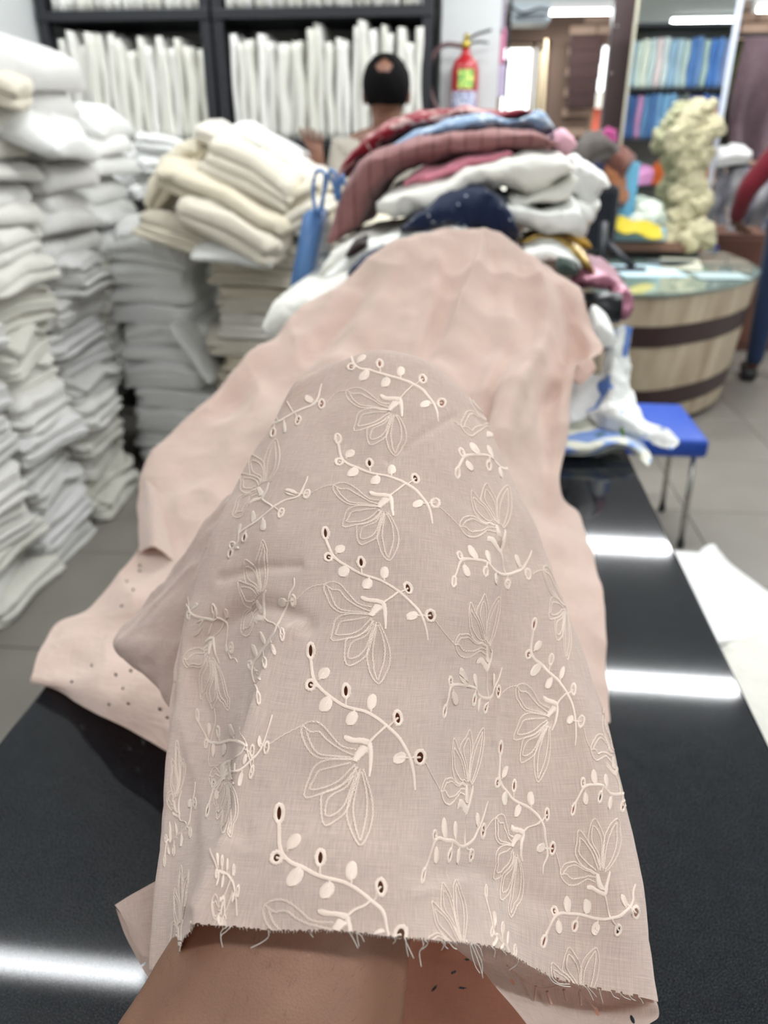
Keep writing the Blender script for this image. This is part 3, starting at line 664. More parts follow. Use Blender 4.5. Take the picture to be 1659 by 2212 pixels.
cols1 = [(150,175,190),(200,210,200),(215,218,205),(190,205,205),(225,205,205),(205,215,215),(150,180,205),(175,195,205),(190,205,200),(90,130,190),(110,145,195),(175,195,190),(80,125,195),(100,140,200),(140,150,185),(120,140,190),(150,175,200),(95,120,170),(75,85,130),(120,150,180),(60,70,110),(140,150,170),(110,120,150),(160,175,190),(90,110,160)]
cols2 = [(75,100,150),(60,90,140),(180,130,170),(90,130,170),(75,110,160),(110,150,190),(120,165,200),(120,160,195),(95,105,110),(110,115,110),(85,95,140),(100,90,150),(80,110,170),(95,120,165),(70,90,150),(120,140,180),(90,80,140),(60,90,150),(130,160,190),(100,120,150),(80,100,140),(140,150,170),(90,110,150)]
for zz_, cols, hh, nm in ((z_sh1, cols1, z_top-z_sh1, 'upper'), (z_sh2, cols2, z_sh1-z_sh2-.05, 'lower')):
    x = xl+.04
    for i, c in enumerate(cols):
        mt_ = fabric('bolt_%d_%d_%d' % c, srgb(*c), .06, .2, 20); me = bolt_mesh('cloth_bolt', .058, hh*random.uniform(.93, 1.0), .34, i, mt_)
        o = bpy.data.objects.new('cloth_bolt', me); COL.objects.link(o); o.location = (x+.03, ry-.19, zz_+.001); x += .061
        tag(o, 'coloured cloth bolt, %s from the left in the mirror on its %s reflected shelf' % (ORD[i], nm), 'bolt', 'coloured bolts reflected in the mirror')
for i, (dx, c) in enumerate([(.12, (200, 190, 60)), (.24, (220, 150, 200)), (.45, (190, 90, 40)), (.6, (150, 40, 50)), (.8, (200, 120, 40)), (1.0, (90, 60, 140)), (1.2, (40, 60, 120))]):
    bundle((2, i % 3), fabric('bright%d' % i, srgb(*c), .15, .5, 20), (xl+dx+.08, ry-.16, z_sh2-.415), (0, 0, i), (.5, .7, 1.6+.5*(i % 3)), '%s brightly coloured cloth heap from the left, low in the mirror' % ORD[i], 'bright heaps in the mirror')

# round desk
DZ = .74
dk = empty('round_desk', (1.3, 4.6, 0), 'rounded reception desk of pale wood with two dark brown bands and a glass top', 'desk')
def desk_outline(s, n=90):
    """plan of the desk: straight-ish left end, rounded right end; s = inset scale"""
    key = np.array([onZ(1250, 640, DZ), onZ(1340, 634, DZ), onZ(1450, 633, DZ), onZ(1560, 619, DZ), onZ(1620, 603, DZ), onZ(1642, 588, DZ), onZ(1628, 572, DZ), onZ(1575, 548, DZ), onZ(1500, 527, DZ), onZ(1420, 522, DZ), onZ(1300, 522, DZ), onZ(1200, 530, DZ)])[:, :2]
    c = np.array([1.15, 4.65]); key[0][0] = .62; key[-1][0] = .62; key[-2][0] = .95
    P = cr_eval(np.vstack([key, key[:1]]), np.linspace(0, len(key), n, endpoint=False)); return c+(P-c)*s
def desk_band(name, zs, ss, mat, cap=False):
    V = []; F = []; n = 90
    for z, s in zip(zs, ss): V += [(p[0], p[1], z) for p in desk_outline(s)]
    for i in range(len(zs)-1):
        for k in range(n): k2 = (k+1) % n; F.append((i*n+k, i*n+k2, (i+1)*n+k2, (i+1)*n+k))
    F.append(tuple(range(n))[::-1]); F.append(tuple((len(zs)-1)*n+k for k in range(n)))
    o = mesh_obj(name, V, F, mat, dk, smooth=False); return o
mw, nt, b = new_mat('pale_striped_wood'); tc = N(nt, 'ShaderNodeTexCoord'); mp = N(nt, 'ShaderNodeMapping'); mp.inputs['Scale'].default_value = (14, 14, .25)
nz = N(nt, 'ShaderNodeTexNoise', Scale=1.0, Detail=4.0); r = N(nt, 'ShaderNodeValToRGB'); r.color_ramp.elements[0].position = .3; r.color_ramp.elements[1].position = .7
r.color_ramp.elements[0].color = srgb(158, 140, 116); r.color_ramp.elements[1].color = srgb(196, 182, 156)
for a, c in ((tc.outputs['Object'], mp.inputs['Vector']), (mp.outputs['Vector'], nz.inputs['Vector']), (nz.outputs['Fac'], r.inputs['Fac']), (r.outputs['Color'], b.inputs['Base Color'])): nt.links.new(a, c)
b.inputs['Roughness'].default_value = .45
m_band = plain('dark_brown_band', srgb(48, 26, 28), .4)
sc_ = lambda z: .80+.19*(z/DZ)**.8
desk_band('side_panel', [0.04, .2, .4, .55, .715], [sc_(z) for z in (0.04, .2, .4, .55, .715)], mw)
for za, zb2 in ((.47, .575), (.135, .235)): desk_band('dark_band', [za, zb2], [sc_(za)+.008, sc_(zb2)+.008], m_band)
desk_band('plinth', [0, .04], [sc_(0)-.02, sc_(0)-.02], m_band)
desk_band('wooden_top', [.715, .73], [.995, .995], plain('desk_top_wood', srgb(150, 148, 130), .3))
mgt, nt, b = new_mat('green_tinted_glass'); b.inputs['Base Color'].default_value = srgb(120, 140, 132); b.inputs['Roughness'].default_value = .03; b.inputs['Specular IOR Level'].default_value = .8; b.inputs['Coat Weight'].default_value = .6; b.inputs['Coat Roughness'].default_value = .02
desk_band('glass_top', [.7305, DZ], [1.01, 1.01], mgt)
def on_desk(px, py): return onZ(px, py, DZ)
def flat_item(name, px, py, s, col, label, cat, rz=0, rough=.4, h=.012, dz=0):
    p = on_desk(px, py); o = box(name, (0, 0, 0), (s[0], s[1], h), plain(name+'_%d%d%d' % col, srgb(*col), rough), None, min(.005, h*.3)); o.location = (p[0], p[1], DZ+.001+h/2+dz); o.rotation_euler = (0, 0, rz); return tag(o, label, cat)
flat_item('paper_sheet', 1395, 585, (.34, .42), (190, 215, 225), 'pale blue paper sheet under things on the glass desk top', 'paper', .1, h=.002)
flat_item('paper_sheet', 1470, 570, (.22, .5), (205, 205, 185), 'cream paper sheet in the middle of the glass desk top', 'paper', -.2, h=.002, dz=.0022)
flat_item('paper_sheet', 1555, 598, (.26, .2), (175, 195, 195), 'grey-blue paper sheet near the right end of the desk', 'paper', .05, h=.002, dz=.0044)
flat_item('mobile_phone', 1355, 585, (.19, .09), (30, 32, 36), 'dark phone lying flat at the left of the glass desk', 'phone', .02, .2, dz=.003)
flat_item('tray', 1400, 541, (.55, .2), (34, 34, 36), 'long black tray at the far side of the glass desk', 'tray', 0, h=.03)
flat_item('red_folder', 1365, 525, (.26, .1), (196, 40, 36), 'bright red folder on the black tray', 'folder', .03, h=.05, dz=.032)
flat_item('black_case', 1436, 527, (.13, .08), (30, 32, 38), 'small black case beside the red folder', 'case', .3, h=.06, dz=.032)
flat_item('blue_folder', 1505, 536, (.26, .1), (82, 88, 160), 'violet-blue folder under the cream cloth', 'folder', .0, h=.02)
# curved dark dish
p = on_desk(1445, 577); mb = MB(); n_ = 24
mb.tube([(p[0]-.14+.28*i/(n_-1), p[1]-.03*math.cos((i/(n_-1)-.5)*3)+.02, DZ+.022+.012*abs(i/(n_-1)-.5)) for i in range(n_)], [.004+.014*math.sin(math.pi*(i+.5)/n_) for i in range(n_)], 10)
tag(mb.build('sunglasses_case', plain('dark_grey_plastic', srgb(44, 52, 52), .3)), 'dark curved case on the glass desk', 'case')
bm = bmesh.new(); bmesh.ops.create_icosphere(bm, subdivisions=3, radius=.04); g = on_desk(1470, 540)
for v in bm.verts: v.co *= 1+.18*noise.noise(v.co*40); v.co.z *= .8
o = bm_obj('lime_fruit', bm, plain('lime_skin', srgb(150, 200, 30), .4), None, True); o.location = (g[0], g[1], DZ+.035); tag(o, 'bright green round fruit beside the black case on the desk', 'fruit')

def lump(name, pts, radii, mat, label, cat='cloth', amp=.25, sc=9.0, seed=0, flatz=1.0, sub=5, group=None):
    """crumpled cloth mass: metaball-like union of displaced ellipsoids, remeshed to one surface"""
    bm = bmesh.new()
    for p, r in zip(pts, radii):
        rr = bmesh.ops.create_icosphere(bm, subdivisions=3, radius=1.0)['verts']; r = np.array([r, r, r]) if np.isscalar(r) else np.array(r)
        bmesh.ops.transform(bm, matrix=Matrix.Translation(Vector(p)) @ Matrix.Diagonal((r[0], r[1], r[2]*flatz, 1)), verts=rr)
    me = bpy.data.meshes.new(name); bm.to_mesh(me); bm.free(); o = bpy.data.objects.new(name, me); COL.objects.link(o)
    md = o.modifiers.new('r', 'REMESH'); md.mode = 'VOXEL'; md.voxel_size = max(.006, float(np.mean([np.mean(r) for r in radii]))/9); ms_ = o.modifiers.new('s', 'SMOOTH'); ms_.iterations = 26; ms_.factor = .8
    dg = bpy.context.evaluated_depsgraph_get(); me2 = bpy.data.meshes.new_from_object(o.evaluated_get(dg)); o.modifiers.clear(); o.data = me2; bpy.data.meshes.remove(me)
    n = len(me2.vertices); co = np.empty(n*3); me2.vertices.foreach_get('co', co); co = co.reshape(-1, 3); nn = np.empty(n*3); me2.vertices.foreach_get('normal', nn); nn = nn.reshape(-1, 3)
    R = float(np.mean([np.mean(r) for r in radii])); f = fbm(co, sc, 4, seed); rdg = (1-2*np.abs(fbm(co, sc*.7, 3, seed+5)))
    co += nn*(f*amp*R+rdg*amp*R*.55)[:, None]
    me2.vertices.foreach_set('co', co.ravel()); me2.polygons.foreach_set('use_smooth', [True]*len(me2.polygons)); me2.materials.clear(); me2.materials.append(mat); me2.update(); me2.name = name
    return tag(o, label, cat, group)
m_bcream = fabric('cream_netting', srgb(186, 178, 146), .1, .7, 26)
A = lambda px, py, Y: tuple(onY(px, py, Y))
lump('bunched_cloth', [A(1535, 225, 5.1), A(1505, 240, 5.1), A(1485, 275, 5.1), A(1500, 310, 5.1), A(1530, 280, 5.1), A(1465, 300, 5.1), A(1490, 345, 5.1), A(1515, 340, 5.1)], [.035, .06, .075, .085, .075, .07, .075, .065], m_bcream, 'large bunch of ruffled cream cloth hanging over the right of the mirror', amp=.36, sc=19)
lump('bunched_cloth', [A(1495, 390, 5.12), A(1480, 420, 5.12), A(1505, 440, 5.1), A(1470, 470, 5.1), A(1455, 500, 5.1), A(1500, 400, 5.1)], [.075, .08, .08, .075, .065, .07], m_bcream, 'lower bunch of ruffled cream cloth in front of the mirror', amp=.36, sc=19, seed=3)
lump('bunched_cloth', [A(1515, 500, 5.0), A(1490, 520, 5.0), A(1530, 520, 5.0), A(1450, 515, 5.05)], [.07, .06, .05, .045], m_bcream, 'cream cloth trailing onto the desk at the foot of the mirror', amp=.34, sc=19, seed=4)
lump('bunched_cloth', [A(1405, 465, 5.15), A(1380, 480, 5.15), A(1430, 480, 5.15)], [.08, .06, .06], fabric('pale_mint', srgb(206, 214, 200), .08), 'pale mint cloth heap in front of the mirror', amp=.35, sc=10, seed=6)
p, q = onY(1327, 462, 5.0), onY(1425, 493, 5.0)
G = np.zeros((12, 40, 3))
for j in range(12):
    for i in range(40):
        u = i/39; v = j/11; G[j, i] = (p[0]+(q[0]-p[0])*u, 5.0-.12*v-.02*math.sin(u*9), p[2]+.01-(.02+.07*v)-.05*u+.008*math.sin(u*11+v*3))
tag(np_mesh('yellow_cloth', G, fabric('yellow_cloth', srgb(186, 168, 48), .06), thick=.006, uv=False), 'bright yellow cloth strip in front of the mirror foot', 'cloth')
tag(box('sky_blue_board', tuple(onY(1356, 420, 5.2)), (.10, .03, .36), plain('sky_blue_card', srgb(96, 160, 190), .5), None, .006), 'light blue upright board at the left of the mirror', 'board')
tag(box('blue_box', tuple(onY(1380, 505, 5.02)), (.3, .1, .07), plain('pale_blue_card', srgb(150, 180, 190), .5), None, .006), 'pale blue flat box under the yellow cloth', 'box')
tag(box('desk_riser', tuple(onY(1400, 528, 5.1)), (.62, .25, .05), plain('brown_board', srgb(110, 80, 66), .5), None, .004), 'brown board under the goods at the foot of the mirror', 'board')
# A-frame black stand at left of desk
st = empty('black_stand', (1.0, 4.6, DZ), 'black angled stand at the left of the round desk', 'stand')
mb = MB(); a = onY(1305, 520, 4.6); b_ = onY(1368, 577, 4.5); mb.tube([a, b_], .02, 8); mb.build('arm', m_black, st)
mb = MB(); mb.tube([onY(1305, 480, 4.62), onY(1298, 600, 4.55)], .022, 8); mb.build('upright', m_black, st)

# blue stool
sx0, sx1, sy0, sy1, sz = .53, .87, 2.62, 3.04, .45
m_blue = plain('blue_plastic', srgb(36, 78, 176), .4, noise_amt=.04, scale=20)
so = empty('plastic_stool', ((sx0+sx1)/2, 2.83, 0), 'blue plastic stool with thin steel legs beside the dark counter', 'stool')
bm = bmesh.new(); bm_box(bm, ((sx0+sx1)/2, 2.83, sz-.035), (sx1-sx0, sy1-sy0, .07), .018, seg=3)
o = bm_obj('seat', bm, m_blue, so, True)
for x, y in ((sx0+.04, sy0+.05), (sx1-.03, sy0+.05), (sx0+.04, sy1-.05), (sx1-.03, sy1-.05)):
    mb = MB(); mb.tube([(x, y, sz-.07), (x+(.01 if x > .7 else -.01), y, .01)], .011, 10); lg = mb.build('leg', m_steel, so)
    lathe('foot_cap', [(.014, 0), (.015, .01), (.013, .03)], (x+(.01 if x > .7 else -.01), y, 0), m_black, lg, 12)
# ================================================================== PEOPLE
def skin_body(name, nodes, edges, root, mat, parent=None, sub=2):
    names = list(nodes); ix = {n: i for i, n in enumerate(names)}
    me = bpy.data.meshes.new(name); me.from_pydata([tuple(nodes[n][0]) for n in names], [(ix[a], ix[b]) for a, b in edges], [])
    o = bpy.data.objects.new(name, me); COL.objects.link(o)
    o.modifiers.new('skin', 'SKIN'); sv = me.skin_vertices[0].data
    for n in names:
        r = nodes[n][1]; sv[ix[n]].radius = (r, r) if np.isscalar(r) else r; sv[ix[n]].use_root = (n == root)
    s = o.modifiers.new('sub', 'SUBSURF'); s.levels = sub; s.render_levels = sub
    dg = bpy.context.evaluated_depsgraph_get(); me2 = bpy.data.meshes.new_from_object(o.evaluated_get(dg)); o.modifiers.clear(); o.data = me2; bpy.data.meshes.remove(me)
    me2.materials.clear(); me2.materials.append(mat); me2.polygons.foreach_set('use_smooth', [True]*len(me2.polygons)); me2.name = name
    if parent: o.parent = parent; o.matrix_parent_inverse = parent_inv(parent)
    return o
def skin_mat(name, c1, c2, sss=.1):
    m, nt, b = new_mat(name); L = nt.links.new
    tc = N(nt, 'ShaderNodeTexCoord'); nz = N(nt, 'ShaderNodeTexNoise', Scale=22.0, Detail=6.0); r = N(nt, 'ShaderNodeValToRGB'); r.color_ramp.elements[0].position = .3; r.color_ramp.elements[1].position = .7
    r.color_ramp.elements[0].color = c1; r.color_ramp.elements[1].color = c2
    L(tc.outputs['Object'], nz.inputs['Vector']); L(nz.outputs['Fac'], r.inputs['Fac']); L(r.outputs['Color'], b.inputs['Base Color'])
    b.inputs['Roughness'].default_value = .5; b.inputs['Subsurface Weight'].default_value = sss; b.inputs['Subsurface Radius'].default_value = (.01, .004, .002)
    v = N(nt, 'ShaderNodeTexVoronoi', Scale=900.0); bp = N(nt, 'ShaderNodeBump', Strength=.25, Distance=.0005); L(tc.outputs['Object'], v.inputs['Vector']); L(v.outputs['Distance'], bp.inputs['Height']); L(bp.outputs['Normal'], b.inputs['Normal'])
    return m
m_skin = skin_mat('brown_skin', srgb(132, 96, 76), srgb(150, 112, 90)); m_skin2 = skin_mat('dark_brown_skin', srgb(104, 68, 52), srgb(124, 84, 64))
def person(name, loc, rz, label, pose, skin, shirt, trouser, hair, H=1.7, bald=False, sleeve_long=True):
    """standing figure, local frame: faces -Y, feet at z=0. pose gives wrists/elbows"""
    e = empty(name, loc, label, 'person'); e.rotation_euler = (0, 0, rz); k = H/1.7
    Rz = np.array([[math.cos(rz), -math.sin(rz), 0], [math.sin(rz), math.cos(rz), 0], [0, 0, 1]])
    T = lambda p: Rz@(np.array(p)*k)+np.array(loc)
    J = dict(pelvis=((0, 0, .95), .135), waist=((0, 0, 1.1), .12), chest=((0, 0, 1.28), .145), neckb=((0, .01, 1.42), .075), neck=((0, .01, 1.47), .052), jaw=((0, -.025, 1.53), .062), head=((0, .0, 1.6), .083), crown=((0, .01, 1.655), .06))
    E = [('pelvis', 'waist'), ('waist', 'chest'), ('chest', 'neckb'), ('neckb', 'neck'), ('neck', 'jaw'), ('jaw', 'head'), ('head', 'crown')]
    J['nose'] = ((0, -.115, 1.565), .012); E.append(('jaw', 'nose'))
    for s, sd in ((-1, 'l'), (1, 'r')):
        sh, el, wr, hd = pose[sd]
        J['sh'+sd] = ((s*.17, 0, 1.385), .062); J['el'+sd] = (el, .043); J['wr'+sd] = (wr, .028); J['pm'+sd] = (hd, .030)
        E += [('neckb', 'sh'+sd), ('sh'+sd, 'el'+sd), ('el'+sd, 'wr'+sd), ('wr'+sd, 'pm'+sd)]
        d = np.array(hd)-np.array(wr); d /= np.linalg.norm(d); sidev = np.array(pose.get('spread', (1, 0, 0)), float); sidev /= np.linalg.norm(sidev)
        for f in range(4):
            a = np.array(hd)+d*.04+sidev*(f-1.5)*.019; b_ = a+d*(.035 if f in (1, 2) else .028)+sidev*(f-1.5)*.006; c = b_+d*.028
            J['f%d%s' % (f, sd)] = (a, .0095); J['g%d%s' % (f, sd)] = (b_, .0085); J['h%d%s' % (f, sd)] = (c, .007)
            E += [('pm'+sd, 'f%d%s' % (f, sd)), ('f%d%s' % (f, sd), 'g%d%s' % (f, sd)), ('g%d%s' % (f, sd), 'h%d%s' % (f, sd))]
        a = np.array(wr)+d*.03+sidev*s*.035; b_ = a+d*.03+sidev*s*.02; J['ta'+sd] = (a, .012); J['tb'+sd] = (b_, .009); E += [('wr'+sd, 'ta'+sd), ('ta'+sd, 'tb'+sd)]
        J['hip'+sd] = ((s*.09, 0, .88), .095); J['kn'+sd] = ((s*.1, -.01, .48), .058); J['an'+sd] = ((s*.1, .01, .09), .038); J['to'+sd] = ((s*.12, -.15, .03), .032)
        E += [('pelvis', 'hip'+sd), ('hip'+sd, 'kn'+sd), ('kn'+sd, 'an'+sd), ('an'+sd, 'to'+sd)]
    W_ = {n: (T(p), r*k) for n, (p, r) in J.items()}
    skin_body('body', W_, E, 'pelvis', skin, e)
    # clothing shells
    def shell(nm, keys, grow, mat, root, extra=()):
        nn = {q: (W_[q][0], W_[q][1]+grow) for q in keys}; ee = [(a, b_) for a, b_ in E if a in nn and b_ in nn]
        for q, (p, r) in extra: nn[q] = (p, r)
        return skin_body(nm, nn, ee, root, mat, e)
    keys = ['pelvis', 'waist', 'chest', 'neckb', 'shl', 'shr', 'ell', 'elr']+(['wrl', 'wrr'] if sleeve_long else [])
    shell('shirt', keys, .022, shirt, 'pelvis'); shell('trousers', ['pelvis', 'hipl', 'hipr', 'knl', 'knr', 'anl', 'anr'], .016, trouser, 'pelvis')
    for s in (-1, 1):
        c = T((s*.115, -.06, .045)); o = box('shoe', (0, 0, 0), (.095*k, .26*k, .085*k), plain('dark_shoe', srgb(30, 28, 32), .5), e, .03); o.matrix_basis = Matrix.Translation(Vector(c)) @ Matrix.Rotation(rz, 4, 'Z')
    # ears, eyes, mouth
    for s in (-1, 1):
        bm = bmesh.new(); bmesh.ops.create_uvsphere(bm, u_segments=12, v_segments=8, radius=.03); bmesh.ops.transform(bm, matrix=Matrix.Diagonal((.35, .6, 1.05, 1)), verts=bm.verts)
        o = bm_obj('ear', bm, skin, e, True); o.matrix_basis = Matrix.Translation(Vector(T((s*.088, .005, 1.585)))) @ Matrix.Rotation(rz, 4, 'Z')
        bm = bmesh.new(); bmesh.ops.create_uvsphere(bm, u_segments=12, v_segments=8, radius=.012); o = bm_obj('eye', bm, plain('eye_white', srgb(220, 215, 205), .2), e, True); o.location = T((s*.032, -.078, 1.597))
    box('mouth', tuple(T((0, -.092, 1.535))), (.045, .008, .01), plain('lip', srgb(120, 70, 62), .5), e, .003)
    # hair
    c = T((0, .012, 1.625)); bm = bmesh.new(); bmesh.ops.create_uvsphere(bm, u_segments=40, v_segments=26, radius=.1*k)
    bmesh.ops.transform(bm, matrix=Matrix.Diagonal((.97, 1.08, 1.12, 1)), verts=bm.verts)
    rm = []
    for v in bm.verts:
        q = v.co/(.1*k)
        if q.y < -.35 and q.z < .55: rm.append(v)
        elif q.z < -.75: rm.append(v)
        elif bald and (q-Vector((0, .80, .60))).length < .26: rm.append(v)
    bmesh.ops.delete(bm, geom=rm, context='VERTS')
    for v in bm.verts: v.co *= 1+.03*noise.noise(v.co*60)
    o = bm_obj('hair', bm, hair, e, True); o.matrix_basis = Matrix.Translation(Vector(c)) @ Matrix.Rotation(rz, 4, 'Z')
    md = o.modifiers.new('t', 'SOLIDIFY'); md.thickness = .012; md.offset = -1
    if bald:
        bm = bmesh.new(); bmesh.ops.create_uvsphere(bm, u_segments=32, v_segments=20, radius=.098*k); bmesh.ops.transform(bm, matrix=Matrix.Diagonal((.95, 1.05, 1.1, 1)), verts=bm.verts)
        o = bm_obj('scalp', bm, skin, e, True); o.matrix_basis = Matrix.Translation(Vector(c-np.array([0, 0, .002]))) @ Matrix.Rotation(rz, 4, 'Z')
    return e
m_hair = plain('black_hair', srgb(10, 8, 9), .8, spec=.1)
hp = onY(835, 205, 3.42)     # head of the man behind the pile; he faces away
hx, hz = float(hp[0]), float(hp[2]); Hm = (hz+.02)/1.61*1.7; km = Hm/1.7
hand = onY(682, 330, 3.42)
hl = ((hand[0]-hx)/km, 0, hand[2]/km)
pose = dict(l=None, r=None)
# local frame rotated by pi (facing +Y): local x = -(world x)
def loc_of(px, py, Y): p = onY(px, py, Y); return (-(p[0]-hx)/km, -(Y-3.42)/km, p[2]/km)
wr = loc_of(692, 372, 3.3); hd = loc_of(683, 335, 3.3); el = (wr[0]-.06, wr[1]+.05, wr[2]-.24)
pose['r'] = (None, el, wr, hd); pose['l'] = (None, (-.25, -.02, 1.12), (-.24, -.15, .92), (-.24, -.19, .87)); pose['spread'] = (1, 0, .2)
person('person', (hx, 3.42, 0), math.pi, 'balding dark-haired person seen from behind, one hand raised beside the cream pile', pose, m_skin2, fabric('grey_beige_shirt', srgb(172, 166, 154), .05), fabric('dark_trouser', srgb(40, 42, 50), .05), m_hair, H=Hm, bald=True, sleeve_long=False)
# visitor in dark red shirt at right edge
vx, vyy = 1.93, 5.0
pose = dict(l=(None, (-.26, .03, 1.12), (-.28, -.05, .9), (-.28, -.07, .84)), r=(None, (.34, .04, 1.14), (.36, -.1, .95), (.33, -.14, .92)))
pv = person('person', (vx, vyy, 0), math.pi*.92, 'person in a dark red shirt and jeans, cut off by the right edge', pose, m_skin2, fabric('maroon_shirt', srgb(96, 20, 32), .08, .4), fabric('blue_denim', srgb(30, 44, 72), .1), m_hair, H=1.68)
bp_ = empty('backpack', (vx, vyy-.18, 1.2), 'black backpack worn by the person in the dark red shirt', 'backpack')
box('pack_body', (vx+.02, vyy-.25, 1.16), (.26, .14, .38), fabric('black_canvas', srgb(24, 26, 32), .2), bp_, .05)
for s in (-.1, .1):
    mb = MB(); mb.tube(list(cr_eval(np.array([(vx+s, vyy-.2, 1.33), (vx+s, vyy-.1, 1.46), (vx+s, vyy+.06, 1.46), (vx+s*1.1, vyy+.17, 1.3), (vx+s*1.2, vyy+.12, 1.08), (vx+s, vyy-.19, 1.03)]), np.linspace(0, 5, 30))), .02, 8, flat=.4); mb.build('strap', m_black, bp_)

# ================================================================== CLOTH PILE ON THE COUNTER
def pile_cloth(name, top, bot, Y, depth, mat, label, thick_round=.5, ripple=.012, seed=0, cat='cloth', n=70, m=28, tilt=0.0, group='cloth pile on the counter'):
    """a folded cloth: outline (top/bottom edges) fixes the front; the body runs back by depth with rounded folds"""
    def res(L_):
        P = np.array(L_, float); d = np.concatenate([[0], np.cumsum(np.linalg.norm(np.diff(P, axis=0), axis=1))]); t = np.interp(np.linspace(0, d[-1], n), d, np.arange(len(P))); return cr_eval(P, t)
    Yt = (Y, Y) if np.isscalar(Y) else Y
    T = res(top); B = res(bot); V = []
    for i in range(n):
        u = i/(n-1); Yc = Yt[0]+(Yt[1]-Yt[0])*u
        a = onY(T[i, 0], T[i, 1], Yc); b_ = onY(B[i, 0], B[i, 1], Yc); h = max(.006, a[2]-b_[2]); end = math.sin(math.pi*min(1, min(u, 1-u)*8)/2)**.6
        dd = depth*(.35+.65*end)
        c = (a+b_)/2
        for k in range(m):
            t = 2*math.pi*k/m; cs, sn = math.cos(t), math.sin(t)
            y = -math.copysign(abs(cs)**.45, cs); z = math.copysign(abs(sn)**.8, sn)
            off = dd/2*(1+y)  # 0 at front
            V.append(c+np.array([(a[0]-b_[0])/2*z, off-.0*z, h/2*z*(.35+.65*end if end < .999 else 1)+tilt*off]))
    P = np.array(V); f = fbm(P, 16, 3, seed); g = 1-2*np.abs(fbm(P*np.array([1, .6, 1.5]), 9, 2, seed+3))
    P[:, 1] += f*ripple*1.2; P[:, 2] += f*ripple*.7+g*ripple*.5
    F = []
    for i in range(n-1):
        for k in range(m): k2 = (k+1) % m; F.append((i*m+k, (i+1)*m+k, (i+1)*m+k2, i*m+k2))
    F.append(tuple(range(m))); F.append(tuple((n-1)*m+k for k in range(m))[::-1])
    return tag(mesh_obj(name, P, F, mat), label, cat, None)
m_redp = fabric('red_block_print', srgb(128, 24, 38), .08, .3, 14, srgb(205, 170, 165), 'flowers', 16.0)
m_bluep = fabric('blue_tie_dye', srgb(125, 150, 180), .1, .3, 14, srgb(198, 212, 222), 'flowers', 30.0)
m_rose = fabric('brown_rose_check', srgb(146, 102, 100), .06, .35, 12, srgb(120, 80, 80), 'checks', 9.0)
m_pink = fabric('plain_pink', srgb(236, 150, 168), .05); m_pk2 = fabric('pink_print', srgb(226, 176, 190), .1, .3, 14, srgb(214, 96, 120), 'dots', 60.0)
m_wt = fabric('bright_white_cloth', srgb(240, 241, 236), .03, .4, 12); m_ofw2 = fabric('soft_offwhite', srgb(236, 235, 226), .04, .5, 14)
m_navy = fabric('navy_sprigged', srgb(26, 38, 66), .1, .3, 14, srgb(170, 180, 190), 'dots', 48.0)
m_gold, nt, b = new_mat('gold_sequin'); b.inputs['Base Color'].default_value = srgb(190, 160, 90); b.inputs['Metallic'].default_value = .8; b.inputs['Roughness'].default_value = .25
tc = N(nt, 'ShaderNodeTexCoord'); v = N(nt, 'ShaderNodeTexVoronoi', Scale=140.0); bp = N(nt, 'ShaderNodeBump', Strength=1.0, Distance=.01); nt.links.new(tc.outputs['Object'], v.inputs['Vector']); nt.links.new(v.outputs['Color'], bp.inputs['Height']); nt.links.new(bp.outputs['Normal'], b.inputs['Normal'])
m_seq, nt, b = new_mat('mauve_sequin'); b.inputs['Base Color'].default_value = srgb(160, 104, 122); b.inputs['Metallic'].default_value = .35; b.inputs['Roughness'].default_value = .35
tc = N(nt, 'ShaderNodeTexCoord'); v = N(nt, 'ShaderNodeTexVoronoi', Scale=160.0); bp = N(nt, 'ShaderNodeBump', Strength=.9, Distance=.01); nt.links.new(tc.outputs['Object'], v.inputs['Vector']); nt.links.new(v.outputs['Color'], bp.inputs['Height']); nt.links.new(bp.outputs['Normal'], b.inputs['Normal'])
m_floral = fabric('blue_white_floral', srgb(232, 234, 230), .03, .4, 10, srgb(98, 136, 208), 'flowers', 9.0)
PC = pile_cloth
PC('printed_cloth', [(722, 385), (742, 345), (800, 285), (850, 258), (920, 238), (1000, 233), (1060, 236), (1152, 238)], [(735, 392), (765, 360), (810, 330), (870, 300), (930, 275), (1050, 258), (1100, 262), (1155, 255)], 2.0, .5, m_redp, 'dark red cloth with pale floral print on top of the pile', seed=1)
PC('printed_cloth', [(790, 345), (870, 300), (940, 268), (1000, 252), (1050, 248), (1110, 262), (1155, 246), (1180, 243), (1199, 275)], [(800, 352), (880, 322), (950, 298), (1040, 285), (1120, 286), (1170, 296), (1200, 300)], 1.93, .45, m_bluep, 'light blue printed cloth under the red one', seed=2)
PC('checked_cloth', [(703, 515), (718, 440), (755, 365), (800, 325), (870, 305), (940, 292), (1050, 280), (1150, 283), (1208, 308)], [(716, 540), (770, 500), (805, 440), (830, 400), (880, 370), (950, 352), (1040, 338), (1130, 330), (1210, 322)], 1.85, .5, m_rose, 'brown-rose checked cloth draped down the left of the pile', seed=3)
PC('pink_cloth', [(868, 395), (905, 370), (1000, 340), (1100, 326)], [(875, 420), (930, 400), (1020, 372), (1110, 350)], 1.84, .45, m_pink, 'plain pink cloth between the checked cloth and the white rolls', seed=4)
PC('pink_print_cloth', [(1195, 300), (1215, 284), (1238, 294), (1247, 312)], [(1198, 325), (1215, 333), (1235, 330), (1248, 320)], 1.95, .35, m_pk2, 'small pink spotted cloth end at the right of the pile', seed=5, n=40)
